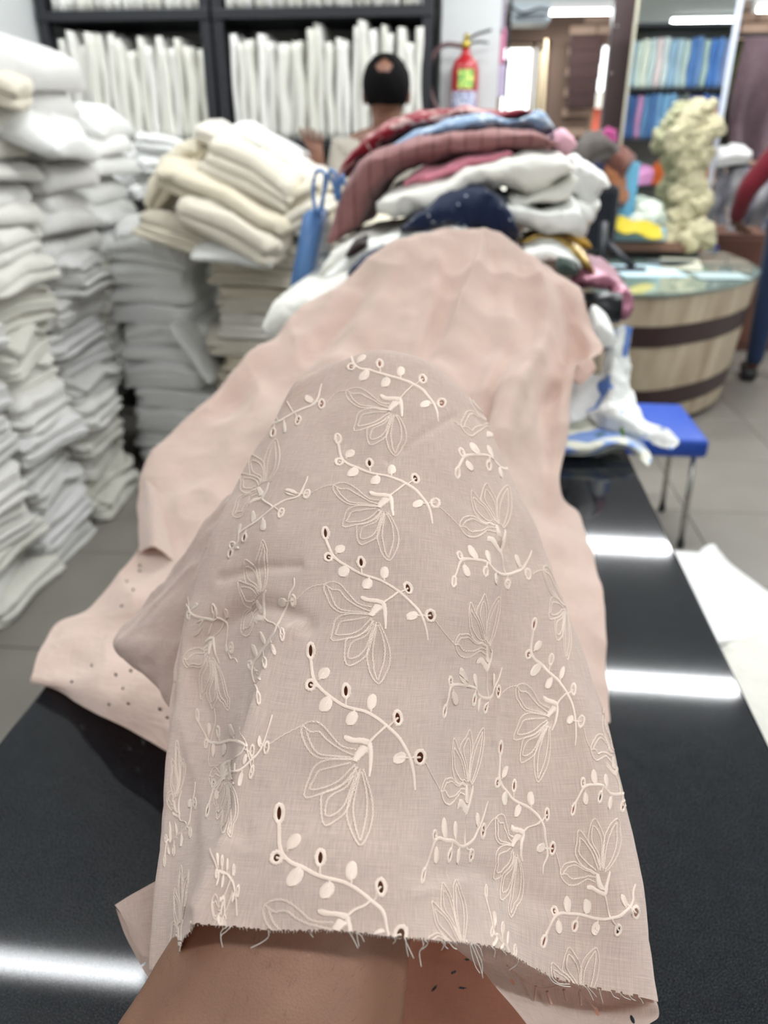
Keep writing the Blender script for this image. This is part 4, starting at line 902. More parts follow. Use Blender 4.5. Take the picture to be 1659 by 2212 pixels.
PC('white_cloth', [(812, 430), (860, 408), (950, 385), (1040, 348), (1140, 333), (1215, 340), (1243, 368)], [(812, 478), (900, 470), (1000, 440), (1080, 418), (1160, 425), (1220, 400), (1244, 382)], 1.80, .55, m_ofw2, 'large off-white cloth roll in the middle of the pile', seed=6, ripple=.016)
PC('white_cloth', [(1100, 420), (1160, 420), (1220, 395), (1248, 378)], [(1110, 455), (1170, 450), (1225, 440), (1250, 410)], 1.80, .5, m_ofw2, 'second off-white roll below the large one, right of the navy cloth', seed=7)
PC('white_cloth', [(1060, 440), (1120, 440), (1180, 455), (1245, 440), (1262, 470)], [(1080, 500), (1140, 505), (1200, 512), (1262, 520), (1270, 500)], 1.76, .5, m_wt, 'flat white cloth with a ragged right end in the pile', seed=8)
PC('white_cloth', [(1232, 352), (1260, 350), (1295, 368), (1318, 395)], [(1240, 440), (1270, 455), (1300, 430), (1318, 405)], 1.98, .4, m_wt, 'puffy white cloth bulging at the right side of the pile', seed=9, ripple=.02)
PC('white_cloth', [(1240, 430), (1275, 440), (1300, 430)], [(1240, 500), (1275, 512), (1292, 470)], 1.95, .4, m_wt, 'lower white cloth hanging at the right side of the pile', seed=10, ripple=.02)
PC('navy_cloth', [(862, 494), (905, 458), (950, 432), (1000, 415), (1055, 410), (1095, 430), (1115, 470)], [(870, 502), (930, 505), (1000, 512), (1060, 520), (1100, 535), (1122, 530)], 1.74, .4, m_navy, 'crumpled navy sprigged cloth just above the peach cloth', seed=11, ripple=.02)
PC('white_cloth', [(700, 590), (760, 545), (830, 515), (880, 505), (960, 493), (1010, 495)], [(700, 620), (770, 600), (850, 560), (930, 530), (1010, 520)], 1.72, .45, m_wt, 'white cloth lying directly behind the peach cloth', seed=12)
PC('white_cloth', [(690, 575), (720, 540), (770, 520), (830, 510), (870, 500)], [(690, 612), (740, 590), (800, 560), (870, 535)], 1.76, .4, m_ofw2, 'off-white cloth under the checked cloth at the left', seed=13)
PC('dark_scrap', [(745, 550), (760, 533), (790, 528)], [(748, 560), (770, 552), (792, 540)], 1.72, .1, fabric('dark_brown_cloth', srgb(44, 30, 28), .1), 'small dark brown cloth scrap at the left of the pile', seed=14, n=30)
PC('navy_cloth', [(748, 592), (785, 560), (825, 535)], [(756, 600), (790, 588), (830, 560)], 1.66, .2, m_navy, 'narrow strip of navy sprigged cloth at the left of the pile', seed=15, n=40)
PC('white_cloth', [(560, 690), (575, 665), (640, 640), (720, 610), (800, 590)], [(590, 750), (640, 745), (700, 720), (800, 640)], 1.62, .5, m_ofw2, 'big off-white folded cloth at the left foot of the pile', seed=16, ripple=.016)
PC('white_cloth', [(555, 680), (600, 655), (700, 640), (780, 620)], [(600, 790), (650, 760), (720, 730), (790, 680)], 1.56, .45, m_ofw2, 'pale cloth drooping over the left edge of the counter', seed=26, ripple=.014)
PC('gold_sequin_cloth', [(1120, 520), (1160, 510), (1210, 515), (1260, 545), (1290, 590)], [(1130, 535), (1170, 532), (1220, 545), (1255, 575), (1285, 605)], 1.80, .2, m_gold, 'gold sequinned trim trailing down the right of the pile', seed=17, ripple=.012)
PC('mustard_cloth', [(1215, 520), (1250, 518), (1278, 530)], [(1220, 545), (1255, 550), (1280, 545)], 1.9, .2, fabric('mustard', srgb(170, 130, 40), .1), 'mustard cloth edge under the white cloth at the right', seed=18, n=30)
PC('white_cloth', [(1130, 540), (1180, 530), (1230, 545), (1255, 575)], [(1140, 570), (1190, 570), (1235, 590), (1258, 600)], 1.72, .35, m_wt, 'white cloth between the gold trim and the peach cloth', seed=19)
PC('green_dark_cloth', [(1205, 560), (1230, 562), (1250, 580)], [(1205, 590), (1230, 600), (1252, 600)], 1.68, .2, fabric('dark_green', srgb(52, 66, 60), .1), 'dark green cloth corner right of the peach cloth', seed=20, n=30)
PC('mauve_sequin_cloth', [(1235, 590), (1265, 582), (1310, 600), (1350, 618), (1371, 640)], [(1245, 640), (1290, 645), (1320, 650), (1345, 670), (1368, 665)], 1.78, .4, m_seq, 'shiny mauve sequinned cloth sliding off the right of the pile', seed=21, ripple=.018)
PC('mauve_sequin_cloth', [(1325, 640), (1350, 630), (1371, 645)], [(1335, 675), (1345, 698), (1362, 690)], 1.74, .1, m_seq, 'drooping tip of the mauve sequinned cloth', seed=22, n=30)
p, q = onY(1262, 665, 1.74), onY(1338, 665, 1.74)
mb = MB(); mb.tube([p, q], .033, 20); tag(mb.build('black_tube', plain('black_plastic', srgb(22, 24, 28), .35)), 'thick black tube under the mauve cloth at the counter edge', 'tube')
PC('white_cloth', [(1280, 700), (1295, 682), (1320, 700), (1333, 730)], [(1285, 745), (1300, 765), (1320, 760), (1332, 742)], 1.62, .25, m_wt, 'small rounded white cloth end beside the peach cloth', seed=23, n=40, ripple=.012)
# blue and white floral cloth hanging over the right edge
def net_cloth(name, rows, mat, label=None, parent=None, nu=70, nv=70, amp=.006, sc=14, seed=0, cat='cloth', thick=.003, keepuv=True):
    C = np.array([[onZ(x, y, -z) if z < 0 else onY(x, y, z) for (x, y, z) in r] for r in rows]); G = net_surface(C, nu, nv)
    n, s = grid_normals(G); f = fbm(G.reshape(-1, 3), sc, 3, seed).reshape(nv, nu, 1); G = G+n*s*f*amp
    o = np_mesh(name, G, mat, parent, thick=thick, uv=True)
    if label: tag(o, label, cat)
    return o
net_cloth('floral_cloth', [[(1325, 715, 1.72), (1345, 705, 1.72), (1362, 708, 1.74)], [(1300, 800, 1.66), (1330, 790, 1.64), (1362, 790, 1.7)], [(1285, 860, 1.6), (1320, 860, 1.56), (1368, 850, 1.62)], [(1270, 890, 1.57), (1320, 890, 1.52), (1400, 905, 1.52)], [(1290, 915, 1.54), (1370, 925, 1.49), (1465, 948, 1.47)], [(1330, 940, 1.53), (1400, 955, 1.47), (1450, 975, 1.45)]], m_floral, 'blue and white floral cloth hanging over the counter edge onto the stool side', seed=31, amp=.012, sc=18)
net_cloth('white_cloth', [[(1200, 870, 1.62), (1260, 815, 1.64), (1340, 810, 1.64)], [(1200, 900, 1.57), (1265, 870, 1.58), (1325, 850, 1.6)], [(1205, 925, 1.54), (1250, 910, 1.55), (1290, 890, 1.57)]], m_white, 'white cloth corner with a crisp fold beside the floral cloth', seed=32, amp=.01, nu=40, nv=40)
net_cloth('floral_cloth', [[(1190, 900, 1.58), (1260, 905, 1.57), (1310, 900, 1.56), (1370, 925, 1.53)], [(1190, 930, 1.545), (1260, 930, 1.54), (1330, 930, 1.52), (1395, 965, 1.48)], [(1190, 965, -.862), (1260, 965, -.862), (1340, 955, -.87), (1410, 985, 1.44)], [(1190, 982, -.845), (1260, 983, -.845), (1350, 968, -.85), (1400, 1010, 1.40)]],
    fabric('ivory_floral', srgb(226, 228, 212), .03, .4, 10, srgb(118, 150, 210), 'flowers', 6.0), 'ivory cloth with blue flowers and green leaf at the end of the bare counter', seed=33, amp=.006)
for (px, py, rz_, nm) in ((1296, 942, .15, 'larger'), (1342, 928, -.9, 'smaller')):
    p = onY(px, py, 1.5 if nm == 'larger' else 1.485); V = []; n_ = 14; L_ = .036 if nm == 'larger' else .02
    for i in range(n_+1):
        t = i/n_; w = .011*math.sin(math.pi*t)**.7*(1 if nm == 'larger' else .6); x = (t-.5)*L_
        for s in (-1, 0, 1): V.append(p+np.array([x*math.cos(rz_)-s*w*math.sin(rz_)*.2, -.012-.003*(1-abs(s)), x*math.sin(rz_)+s*w]))
    F = []
    for i in range(n_):
        for s in (0, 1): F.append((i*3+s, i*3+s+1, i*3+s+4, i*3+s+3))
    # leaves are appliqued on the ivory cloth
    lf = mesh_obj('green_leaf', V, F, plain('leaf_print_green', srgb(92, 130, 58), .7), bpy.data.objects['floral_cloth.001']); lf['label'] = nm+' green leaf'
# white folded cloths low at the right of the counter
wl = column(.62, 1.35, 0, .34, [5, 3], m_white, 'the low stack right of the counter', 'low white stack', sx=1.0, sy=1.5)
bundle((7, 1), m_white, (.60, 1.66, .33), (.03, .10, .25), (.80, 1.15, .9), 'bright white layered cloth on top of the low stack right of the counter')
bundle((5, 2), m_offw, (.72, 1.22, .30), (.06, .16, -.35), (1.0, 1.2, 1.2), 'loose white cloth spilling toward the viewer right of the counter')
bundle((7, 2), m_offw, (.66, .80, .27), (.05, .12, .3), (.9, 1.3, 1.4), 'pale cloth at the right edge below the counter')
column(.72, .7, 0, .28, [5, 3], m_white, 'the nearer low stack right of the counter', 'low white stack', sx=1.2, sy=1.4)
# blue plastic bag left of pile
bg = empty('carry_bag', tuple(onY(660, 640, 1.85)), 'translucent carry bag with a solid blue side and blue handles left of the pile', 'bag')
m_bagb = plain('blue_bag_plastic', srgb(98, 140, 196), .4); mbt, nt, b = new_mat('clear_bag_film'); b.inputs['Base Color'].default_value = srgb(190, 200, 215); b.inputs['Alpha'].default_value = .35; b.inputs['Roughness'].default_value = .2
def slab(name, pts, Y, d, mat, parent):
    n = len(pts); V = [onY(x, y, Y) for x, y in pts]; V += [v+np.array([0, d, 0]) for v in V]; bm = bmesh.new(); vs = [bm.verts.new(v) for v in V]
    bm.faces.new(vs[:n]); bm.faces.new(vs[n:][::-1])
    for i in range(n): j = (i+1) % n; bm.faces.new((vs[i], vs[i+n], vs[j+n], vs[j]))
    bmesh.ops.recalc_face_normals(bm, faces=bm.faces); bmesh.ops.bevel(bm, geom=list(bm.edges), offset=.006, segments=2, affect='EDGES'); return bm_obj(name, bm, mat, parent, True)
slab('blue_side', [(655, 458), (690, 455), (686, 500), (672, 560), (662, 640), (624, 645), (628, 600), (640, 540)], 1.9, .12, m_bagb, bg)
slab('clear_side', [(690, 455), (700, 470), (702, 560), (690, 630), (664, 640), (674, 560), (688, 500)], 1.92, .1, mbt, bg)
for pts in ([(683, 460), (676, 420), (680, 380), (690, 368), (702, 380), (698, 430), (690, 465)], [(690, 460), (702, 410), (712, 372), (722, 372), (730, 400), (735, 440), (730, 462)], [(712, 380), (722, 400), (728, 430), (738, 380), (744, 400)]):
    mb = MB(); mb.tube(list(cr_eval(np.array([onY(x, y, 1.9) for x, y in pts]), np.linspace(0, len(pts)-1, 30))), .009, 8, flat=.5); mb.build('handle', m_bagb, bg)
# ================================================================== THE EMBROIDERED CLOTH
m_cot = embroidered_cotton('peach_embroidered_cotton', srgb(232, 216, 205), .26, 1.0, .25)
m_cot2 = embroidered_cotton('peach_cotton_far', srgb(240, 222, 210), .24, .3, .5)
m_thr = plain('cream_pink_thread', srgb(240, 222, 208), .65)
cl = empty('embroidered_fabric', tuple(onZ(700, 1450, CZ)), 'long peach eyelet-embroidered cotton cloth draped from the pile over the raised hand', 'fabric')

# --- far sheet, from the pile down to the counter
def cpt(x, y, z): return onZ(x, y, -z) if z < 0 else onY(x, y, z)
RR = [
 [(720, 690, 1.62), (790, 640, 1.68), (860, 590, 1.78), (935, 560, 1.86), (1000, 550, 1.9), (1070, 555, 1.9), (1130, 590, 1.86), (1185, 630, 1.8), (1235, 670, 1.75)],
 [(690, 648, 1.5), (770, 590, 1.55), (850, 533, 1.6), (930, 505, 1.66), (1000, 497, 1.7), (1070, 503, 1.7), (1132, 545, 1.67), (1192, 588, 1.62), (1243, 630, 1.58)],
 [(590, 745, 1.35), (700, 690, 1.40), (800, 650, 1.45), (900, 620, 1.5), (1000, 595, 1.56), (1075, 600, 1.55), (1150, 640, 1.53), (1225, 680, 1.5), (1283, 722, 1.46)],
 [(468, 855, 1.21), (600, 800, 1.27), (720, 770, 1.3), (850, 740, 1.34), (960, 720, 1.41), (1060, 725, 1.39), (1150, 750, 1.41), (1235, 785, 1.40), (1303, 768, 1.37)],
 [(335, 992, 1.09), (480, 930, 1.12), (620, 880, 1.15), (780, 860, 1.19), (900, 850, 1.21), (1020, 845, 1.25), (1100, 860, 1.22), (1180, 875, 1.27), (1240, 822, 1.31)],
 [(304, 1090, 1.0), (430, 1060, 1.0), (560, 1020, 1.03), (700, 1000, 1.06), (850, 980, 1.08), (990, 975, 1.13), (1080, 990, 1.10), (1165, 1000, 1.16), (1214, 975, 1.20)],
 [(302, 1190, .90), (400, 1170, .91), (520, 1150, .92), (680, 1130, .94), (850, 1120, .96), (990, 1110, 1.0), (1090, 1110, 1.0), (1165, 1110, 1.06), (1206, 1070, 1.11)],
 [(200, 1312, .80), (330, 1290, .79), (450, 1280, .80), (620, 1270, .82), (800, 1260, .84), (960, 1250, .88), (1080, 1230, .91), (1200, 1190, .98), (1250, 1130, -.86)],
 [(120, 1358, .765), (230, 1370, .74), (380, 1380, .73), (560, 1380, .74), (800, 1380, .76), (960, 1360, .79), (1100, 1340, .82), (1220, 1300, .87), (1290, 1280, -.845)],
 [(75, 1458, -.845), (170, 1470, -.862), (290, 1500, -.875), (480, 1530, -.885), (700, 1520, -.885), (900, 1500, -.875), (1080, 1470, -.865), (1220, 1440, -.85), (1308, 1430, -.84)],
 [(80, 1466, -.84), (165, 1512, -.848), (290, 1586, -.868), (480, 1680, -.89), (700, 1700, -.88), (900, 1680, -.87), (1080, 1640, -.855), (1220, 1600, -.845), (1318, 1560, -.834)]]
C_ = np.array([[cpt(*p) for p in r] for r in RR]); nu, nv = 420, 420
G = net_surface(C_, nu, nv); n, s = grid_normals(G)
uu, vv = np.meshgrid(np.linspace(0, 1, nu), np.linspace(0, 1, nv))
# long folds radiating from the pile top towards the counter, fading at the counter; plus crumples
ang = (uu-.5)
w = np.exp(-((vv-.26)/.2)**2)*np.clip((vv-.08)/.14, 0, 1)
fold = (np.sin(ang*26+vv*3)+.6*np.sin(ang*47-vv*5+1))*.011*w + .020*np.exp(-((uu-.80+.12*vv)/.028)**2)*np.exp(-((vv-.35)/.25)**2) - .024*np.exp(-((uu-.72+.08*vv)/.02)**2)*np.exp(-((vv-.5)/.2)**2)
fold += .016*np.exp(-((uu-.58+.25*(vv-.1))/.018)**2)*np.exp(-((vv-.2)/.14)**2)+.012*np.exp(-((uu-.42-.2*(vv-.2))/.02)**2)*np.exp(-((vv-.25)/.15)**2)
sm = fbm(G.reshape(-1, 3), 7, 3, 11).reshape(nv, nu); cr_ = 1-2*np.abs(fbm(G.reshape(-1, 3), 6, 2, 21).reshape(nv, nu))
G = G+n*s*(fold*1.1*np.clip((vv-.06)/.1, 0, 1)+sm*.010+cr_*.008)[..., None]
G[..., 2] = np.maximum(G[..., 2], np.where((G[..., 0] > CX0-.01) & (G[..., 0] < CX1+.01), CZ+.003, -1))
# tiny eyelets in the far sheet: holes cut through it
CGx, CGy = project((G[:-1, :-1]+G[1:, 1:])/2)
keep = np.ones((nv-1, nu-1), bool); FE = [(155, 1473), (197, 1438), (250, 1458), (282, 1450), (265, 1487), (235, 1522), (277, 1520), (345, 1533), (362, 1551), (302, 1222), (302, 1234), (273, 1257), (287, 1274), (263, 1310)]
for x, y in FE: keep &= ((CGx-x)/3.6)**2+((CGy-y)/3.0)**2 > 1
np_mesh('far_sheet', G, m_cot2, cl, keep=keep, thick=.0008)

TE = [[(310, 1032, 1.035), (314, 1033, 1.03), (319, 1035, 1.03)], [(303, 1080, .985), (325, 1078, .975), (346, 1075, .985)], [(299, 1130, .935), (330, 1128, .92), (360, 1140, .93)], [(301, 1192, .88), (335, 1182, .865), (378, 1214, .865)]]
Gt = net_surface(np.array([[onY(*p) for p in r] for r in TE]), 60, 90); np_mesh('turned_edge', Gt, m_cot, cl, thick=.0008)
# --- side fold hanging out on the left
SF = [[(565, 1080, .66), (500, 1150, .67), (425, 1240, .68), (360, 1330, .69), (310, 1375, .70), (290, 1392, .70), (310, 1410, .69), (345, 1440, .67), (380, 1470, .65), (420, 1530, .63)],
 [(545, 1035, .60), (452, 1122, .60), (390, 1215, .61), (320, 1300, .625), (263, 1364, .635), (250, 1390, .635), (262, 1414, .63), (302, 1446, .61), (350, 1490, .59), (385, 1565, .57)],
 [(560, 1060, .56), (475, 1150, .56), (425, 1235, .57), (365, 1315, .58), (315, 1365, .59), (298, 1390, .59), (310, 1411, .585), (345, 1440, .575), (395, 1475, .56), (420, 1535, .545)],
 [(560, 1110, .53), (540, 1180, .535), (505, 1260, .54), (470, 1330, .545), (440, 1372, .55), (430, 1392, .55), (435, 1410, .55), (450, 1435, .545), (470, 1465, .54), (480, 1510, .535)]]
C_ = np.array([[PZ(*p) for p in r] for r in SF]); G = net_surface(C_, 160, 90); n, s = grid_normals(G)
f = fbm(G.reshape(-1, 3), 30, 3, 3).reshape(90, 160); cr_ = 1-2*np.abs(fbm(G.reshape(-1, 3)*np.array([1, 3, 1]), 14, 2, 8).reshape(90, 160))
G = G+n*s*(f*.002+cr_*.0025)[..., None]; np_mesh('side_fold', G, m_cot, cl, thick=.0006)

# --- near sheet over the arm
VR = {
 2: ([(640, 830), (700, 797), (750, 782), (790, 771), (820, 767), (850, 768), (890, 778), (930, 793), (970, 820), (1010, 857), (1030, 880)], [.50, .50, .495, .49, .488, .488, .49, .493, .498, .505, .515]),
 3: ([(598, 903), (640, 890), (690, 875), (740, 865), (800, 858), (850, 855), (900, 860), (950, 870), (990, 890), (1030, 920), (1062, 945)], [.505, .487, .477, .47, .466, .465, .466, .472, .482, .495, .515]),
 4: ([(545, 985), (590, 980), (650, 970), (710, 965), (780, 960), (840, 960), (900, 960), (960, 965), (1010, 980), (1060, 1000), (1097, 1015)], [.505, .478, .458, .45, .445, .443, .445, .45, .462, .482, .51]),
 5: ([(492, 1090), (530, 1085), (600, 1080), (680, 1075), (760, 1070), (830, 1070), (900, 1070), (970, 1080), (1040, 1095), (1100, 1115), (1150, 1130)], [.50, .472, .445, .43, .424, .42, .424, .43, .447, .472, .505]),
 6: ([(443, 1190), (490, 1185), (560, 1180), (650, 1180), (740, 1180), (820, 1180), (900, 1180), (980, 1190), (1070, 1205), (1130, 1220), (1187, 1228)], [.50, .468, .436, .415, .405, .40, .405, .415, .432, .468, .50]),
 7: ([(405, 1310), (450, 1305), (520, 1300), (625, 1310), (720, 1310), (810, 1310), (900, 1310), (980, 1315), (1065, 1330), (1150, 1340), (1226, 1338)], [.495, .468, .44, .400, .387, .383, .387, .398, .420, .462, .49]),
 8: ([(385, 1420), (430, 1420), (500, 1420), (597, 1420), (690, 1425), (800, 1430), (890, 1430), (975, 1430), (1055, 1435), (1160, 1445), (1268, 1450)], [.485, .466, .442, .386, .373, .37, .374, .388, .418, .445, .475]),
 9: ([(368, 1560), (420, 1560), (490, 1560), (560, 1560), (660, 1570), (780, 1575), (880, 1575), (960, 1570), (1050, 1575), (1180, 1580), (1308, 1568)], [0.465, 0.447, 0.418, 0.366, 0.352, 0.349, 0.353, 0.37, 0.406, 0.424, 0.455]),
 10: ([(355, 1720), (400, 1720), (460, 1720), (525, 1720), (630, 1725), (760, 1730), (870, 1730), (955, 1730), (1060, 1730), (1200, 1735), (1345, 1735)], [0.435, 0.42, 0.394, 0.348, 0.336, 0.332, 0.337, 0.355, 0.388, 0.404, 0.432]),
 11: ([(343, 1880), (380, 1880), (430, 1870), (488, 1865), (600, 1870), (740, 1875), (860, 1880), (945, 1885), (1060, 1900), (1220, 1915), (1377, 1910)], [0.405, 0.388, 0.362, 0.328, 0.317, 0.312, 0.318, 0.336, 0.366, 0.388, 0.41]),
 12: ([(325, 2098), (352, 2092), (385, 2068), (432, 2003), (590, 2010), (740, 2012), (860, 2026), (960, 2034), (1075, 2052), (1210, 2117), (1410, 2160)], [0.372, 0.362, 0.348, 0.318, 0.306, 0.3, 0.305, 0.318, 0.345, 0.372, 0.392])}
rows = []
for k in sorted(VR):
    p, z = VR[k]; r = [(x, y, zz) for (x, y), zz in zip(p, z)]
    a, b_ = r[0], r[-1]; r = [(a[0]+22, a[1]+6, a[2]+.055)]+r+[(b_[0]-22, b_[1]+4, b_[2]+.055)]; rows.append(r)
ap = rows[0]
back1 = [(x, y+26, z+.04) for x, y, z in ap]; back2 = [(x, y+120, z+.13) for x, y, z in ap]
rows = [back2, back1]+rows
C_ = np.array([[PZ(*p) for p in r] for r in rows]); nu, nv = 560, 640
G = net_surface(C_, nu, nv); n, s = grid_normals(G); flat = G.reshape(-1, 3)
gx, gy = project(flat); gx = gx.reshape(nv, nu); gy = gy.reshape(nv, nu)
f1 = fbm(flat, 18, 3, 2).reshape(nv, nu); 
cr_ = np.zeros((nv, nu))
def crease(pts, amp, wid):
    """soft crease line through surface points (given where they lie on the cloth)"""
    global cr_
    P = cr_eval(np.array([PZ(x, y, .42) for x, y in pts]), np.linspace(0, len(pts)-1, 40)); px_, py_ = project(P)
    d = np.full(gx.shape, 1e9); 
    for i in range(39):
        ax, ay, bx, by = px_[i], py_[i], px_[i+1], py_[i+1]; l2 = (bx-ax)**2+(by-ay)**2+1e-9
        t = np.clip(((gx-ax)*(bx-ax)+(gy-ay)*(by-ay))/l2, 0, 1); d = np.minimum(d, np.hypot(gx-ax-t*(bx-ax), gy-ay-t*(by-ay)))
    cr_ += amp*np.exp(-(d/wid)**2)
crease([(640, 1350), (610, 1400), (575, 1500), (545, 1620), (510, 1780), (470, 1900), (438, 2000)], .0035, 16)
crease([(660, 1345), (610, 1318), (560, 1312), (500, 1335), (420, 1400)], -.003, 22)
crease([(645, 1222), (560, 1228), (480, 1250)], -.0015, 12)
crease([(980, 900), (900, 950), (840, 1000)], -.0012, 10)
crease([(1087, 1185), (1085, 1260), (1070, 1340), (1062, 1420)], -.0022, 14)
crease([(1062, 1400), (1068, 1500), (1062, 1600)], .0016, 14)
crease([(970, 1530), (960, 1640), (950, 1760), (935, 1850)], -.002, 22)
crease([(940, 1890), (1010, 1880), (1090, 1905), (1190, 1950)], -.0018, 26)
crease([(900, 1930), (980, 1905), (1040, 1895)], .0007, 18)
crease([(405, 1450), (470, 1600), (520, 1800)], -.0018, 26)
crease([(400, 1560), (440, 1700), (455, 1850), (430, 1960)], .002, 20)
crease([(1120, 1260), (1200, 1420), (1260, 1600), (1290, 1800), (1330, 2000)], .0025, 40)
crease([(1230, 2080), (1300, 1990), (1360, 1960)], .0015, 10)
f2 = 1-2*np.abs(fbm(flat*np.array([1, .6, 1]), 11, 2, 17)).reshape(nv, nu)
G = G+n*s*(f1*.0020+f2*.0016+cr_*1.35)[..., None]
n, s = grid_normals(G)
bv = BVHTree.FromPolygons([Vector(v) for v in G.reshape(-1, 3)[:, :]], [tuple(q) for q in np.stack([np.arange(nv*nu).reshape(nv, nu)[:-1, :-1], np.arange(nv*nu).reshape(nv, nu)[:-1, 1:], np.arange(nv*nu).reshape(nv, nu)[1:, 1:], np.arange(nv*nu).reshape(nv, nu)[1:, :-1]], axis=2).reshape(-1, 4).tolist()])
VC = Vector(CC)
def hit(x, y):
    d = ray(x, y); L_ = np.linalg.norm(d); r = bv.ray_cast(VC, Vector(d/L_), 1.2)
    if r[0] is None: return None
    nn = np.array(r[1]); 
    if nn@d > 0: nn = -nn
    return np.array(r[0]), nn

# --- embroidery motif, drawn once in its own flat units (1 unit = about 0.08 mm), y down
K = dict(N=(1045, 765), T1=(705, 600), T2=(715, 1030), T3=(830, 1195), T4=(1040, 1315), E1=(750, 155), E2=(750, 358), E3=(960, 395), E4=(1270, 555), E5=(1402, 790), J=(1200, 602), B=(1100, 700), TL=(1370, 985), D1=(830, 290), D2=(840, 475), D3=(1115, 460), D4=(995, 560), D5=(1280, 795))
OUT = [  # chain-stitched petal outlines
 [(1020, 745), (930, 722), (860, 645), (805, 590), (750, 580), (703, 603), (695, 650), (732, 740), (790, 792), (860, 797), (1000, 800)],
 [(705, 605), (750, 640), (800, 640), (850, 690), (930, 745), (1010, 780)], [(720, 628), (752, 715), (800, 772), (900, 785), (990, 792)],
 [(1000, 805), (860, 806), (782, 838), (745, 900), (713, 1030), (830, 1003), (925, 965), (995, 890), (1030, 850)],
 [(990, 825), (880, 850), (800, 872), (770, 920), (745, 985), (840, 970), (920, 930), (980, 868), (1015, 835)],
 [(1020, 845), (985, 920), (900, 975), (822, 1010), (810, 1080), (830, 1195), (900, 1170), (962, 1110), (1000, 1000), (1035, 880)],
 [(1005, 900), (960, 970), (880, 1015), (845, 1060), (840, 1140), (900, 1128), (955, 1065), (990, 970), (1025, 870)],
 [(1045, 860), (1005, 960), (970, 1080), (972, 1180), (1040, 1315), (1092, 1250), (1117, 1150), (1115, 1050), (1088, 940), (1060, 860)],
 [(1045, 880), (1018, 990), (1002, 1100), (1015, 1200), (1042, 1290)], [(1055, 880), (1080, 990), (1084, 1100), (1070, 1200), (1046, 1290)]]
STEM = [(750, 205), (765, 310), (800, 370), (870, 432), (960, 488), (1080, 520), (1150, 560), (1200, 602), (1260, 655), (1300, 710), (1340, 790), (1362, 880), (1370, 985)]
STEMW = [(0, 13), (.75, 13), (1, 6)]
EYES = dict(E1=((750, 155), 12, 36, 0), E2=((750, 358), 17, 21, .2), E3=((960, 395), 13, 31, 0), E4=((1270, 555), 15, 33, -.15), E5=((1402, 790), 21, 33, .1))
DOTS = dict(D1=((830, 290), 30, 34, .3, (800, 330)), D2=((840, 475), 36, 46, .2, (865, 435)), D3=((1115, 460), 27, 44, 0, (1110, 520)), D4=((995, 560), 32, 42, .2, (1010, 510)), D5=((1280, 795), 37, 32, 0, (1340, 795)))
LEAFS = [([(950, 672), (1000, 690), (1050, 692), (1098, 703)], 17, 1.0), ([(1100, 705), (1108, 770), (1106, 840), (1100, 905)], 17, .35), ([(1078, 728), (1045, 765), (1012, 812)], 32, .5)]
def flipped(y): return y
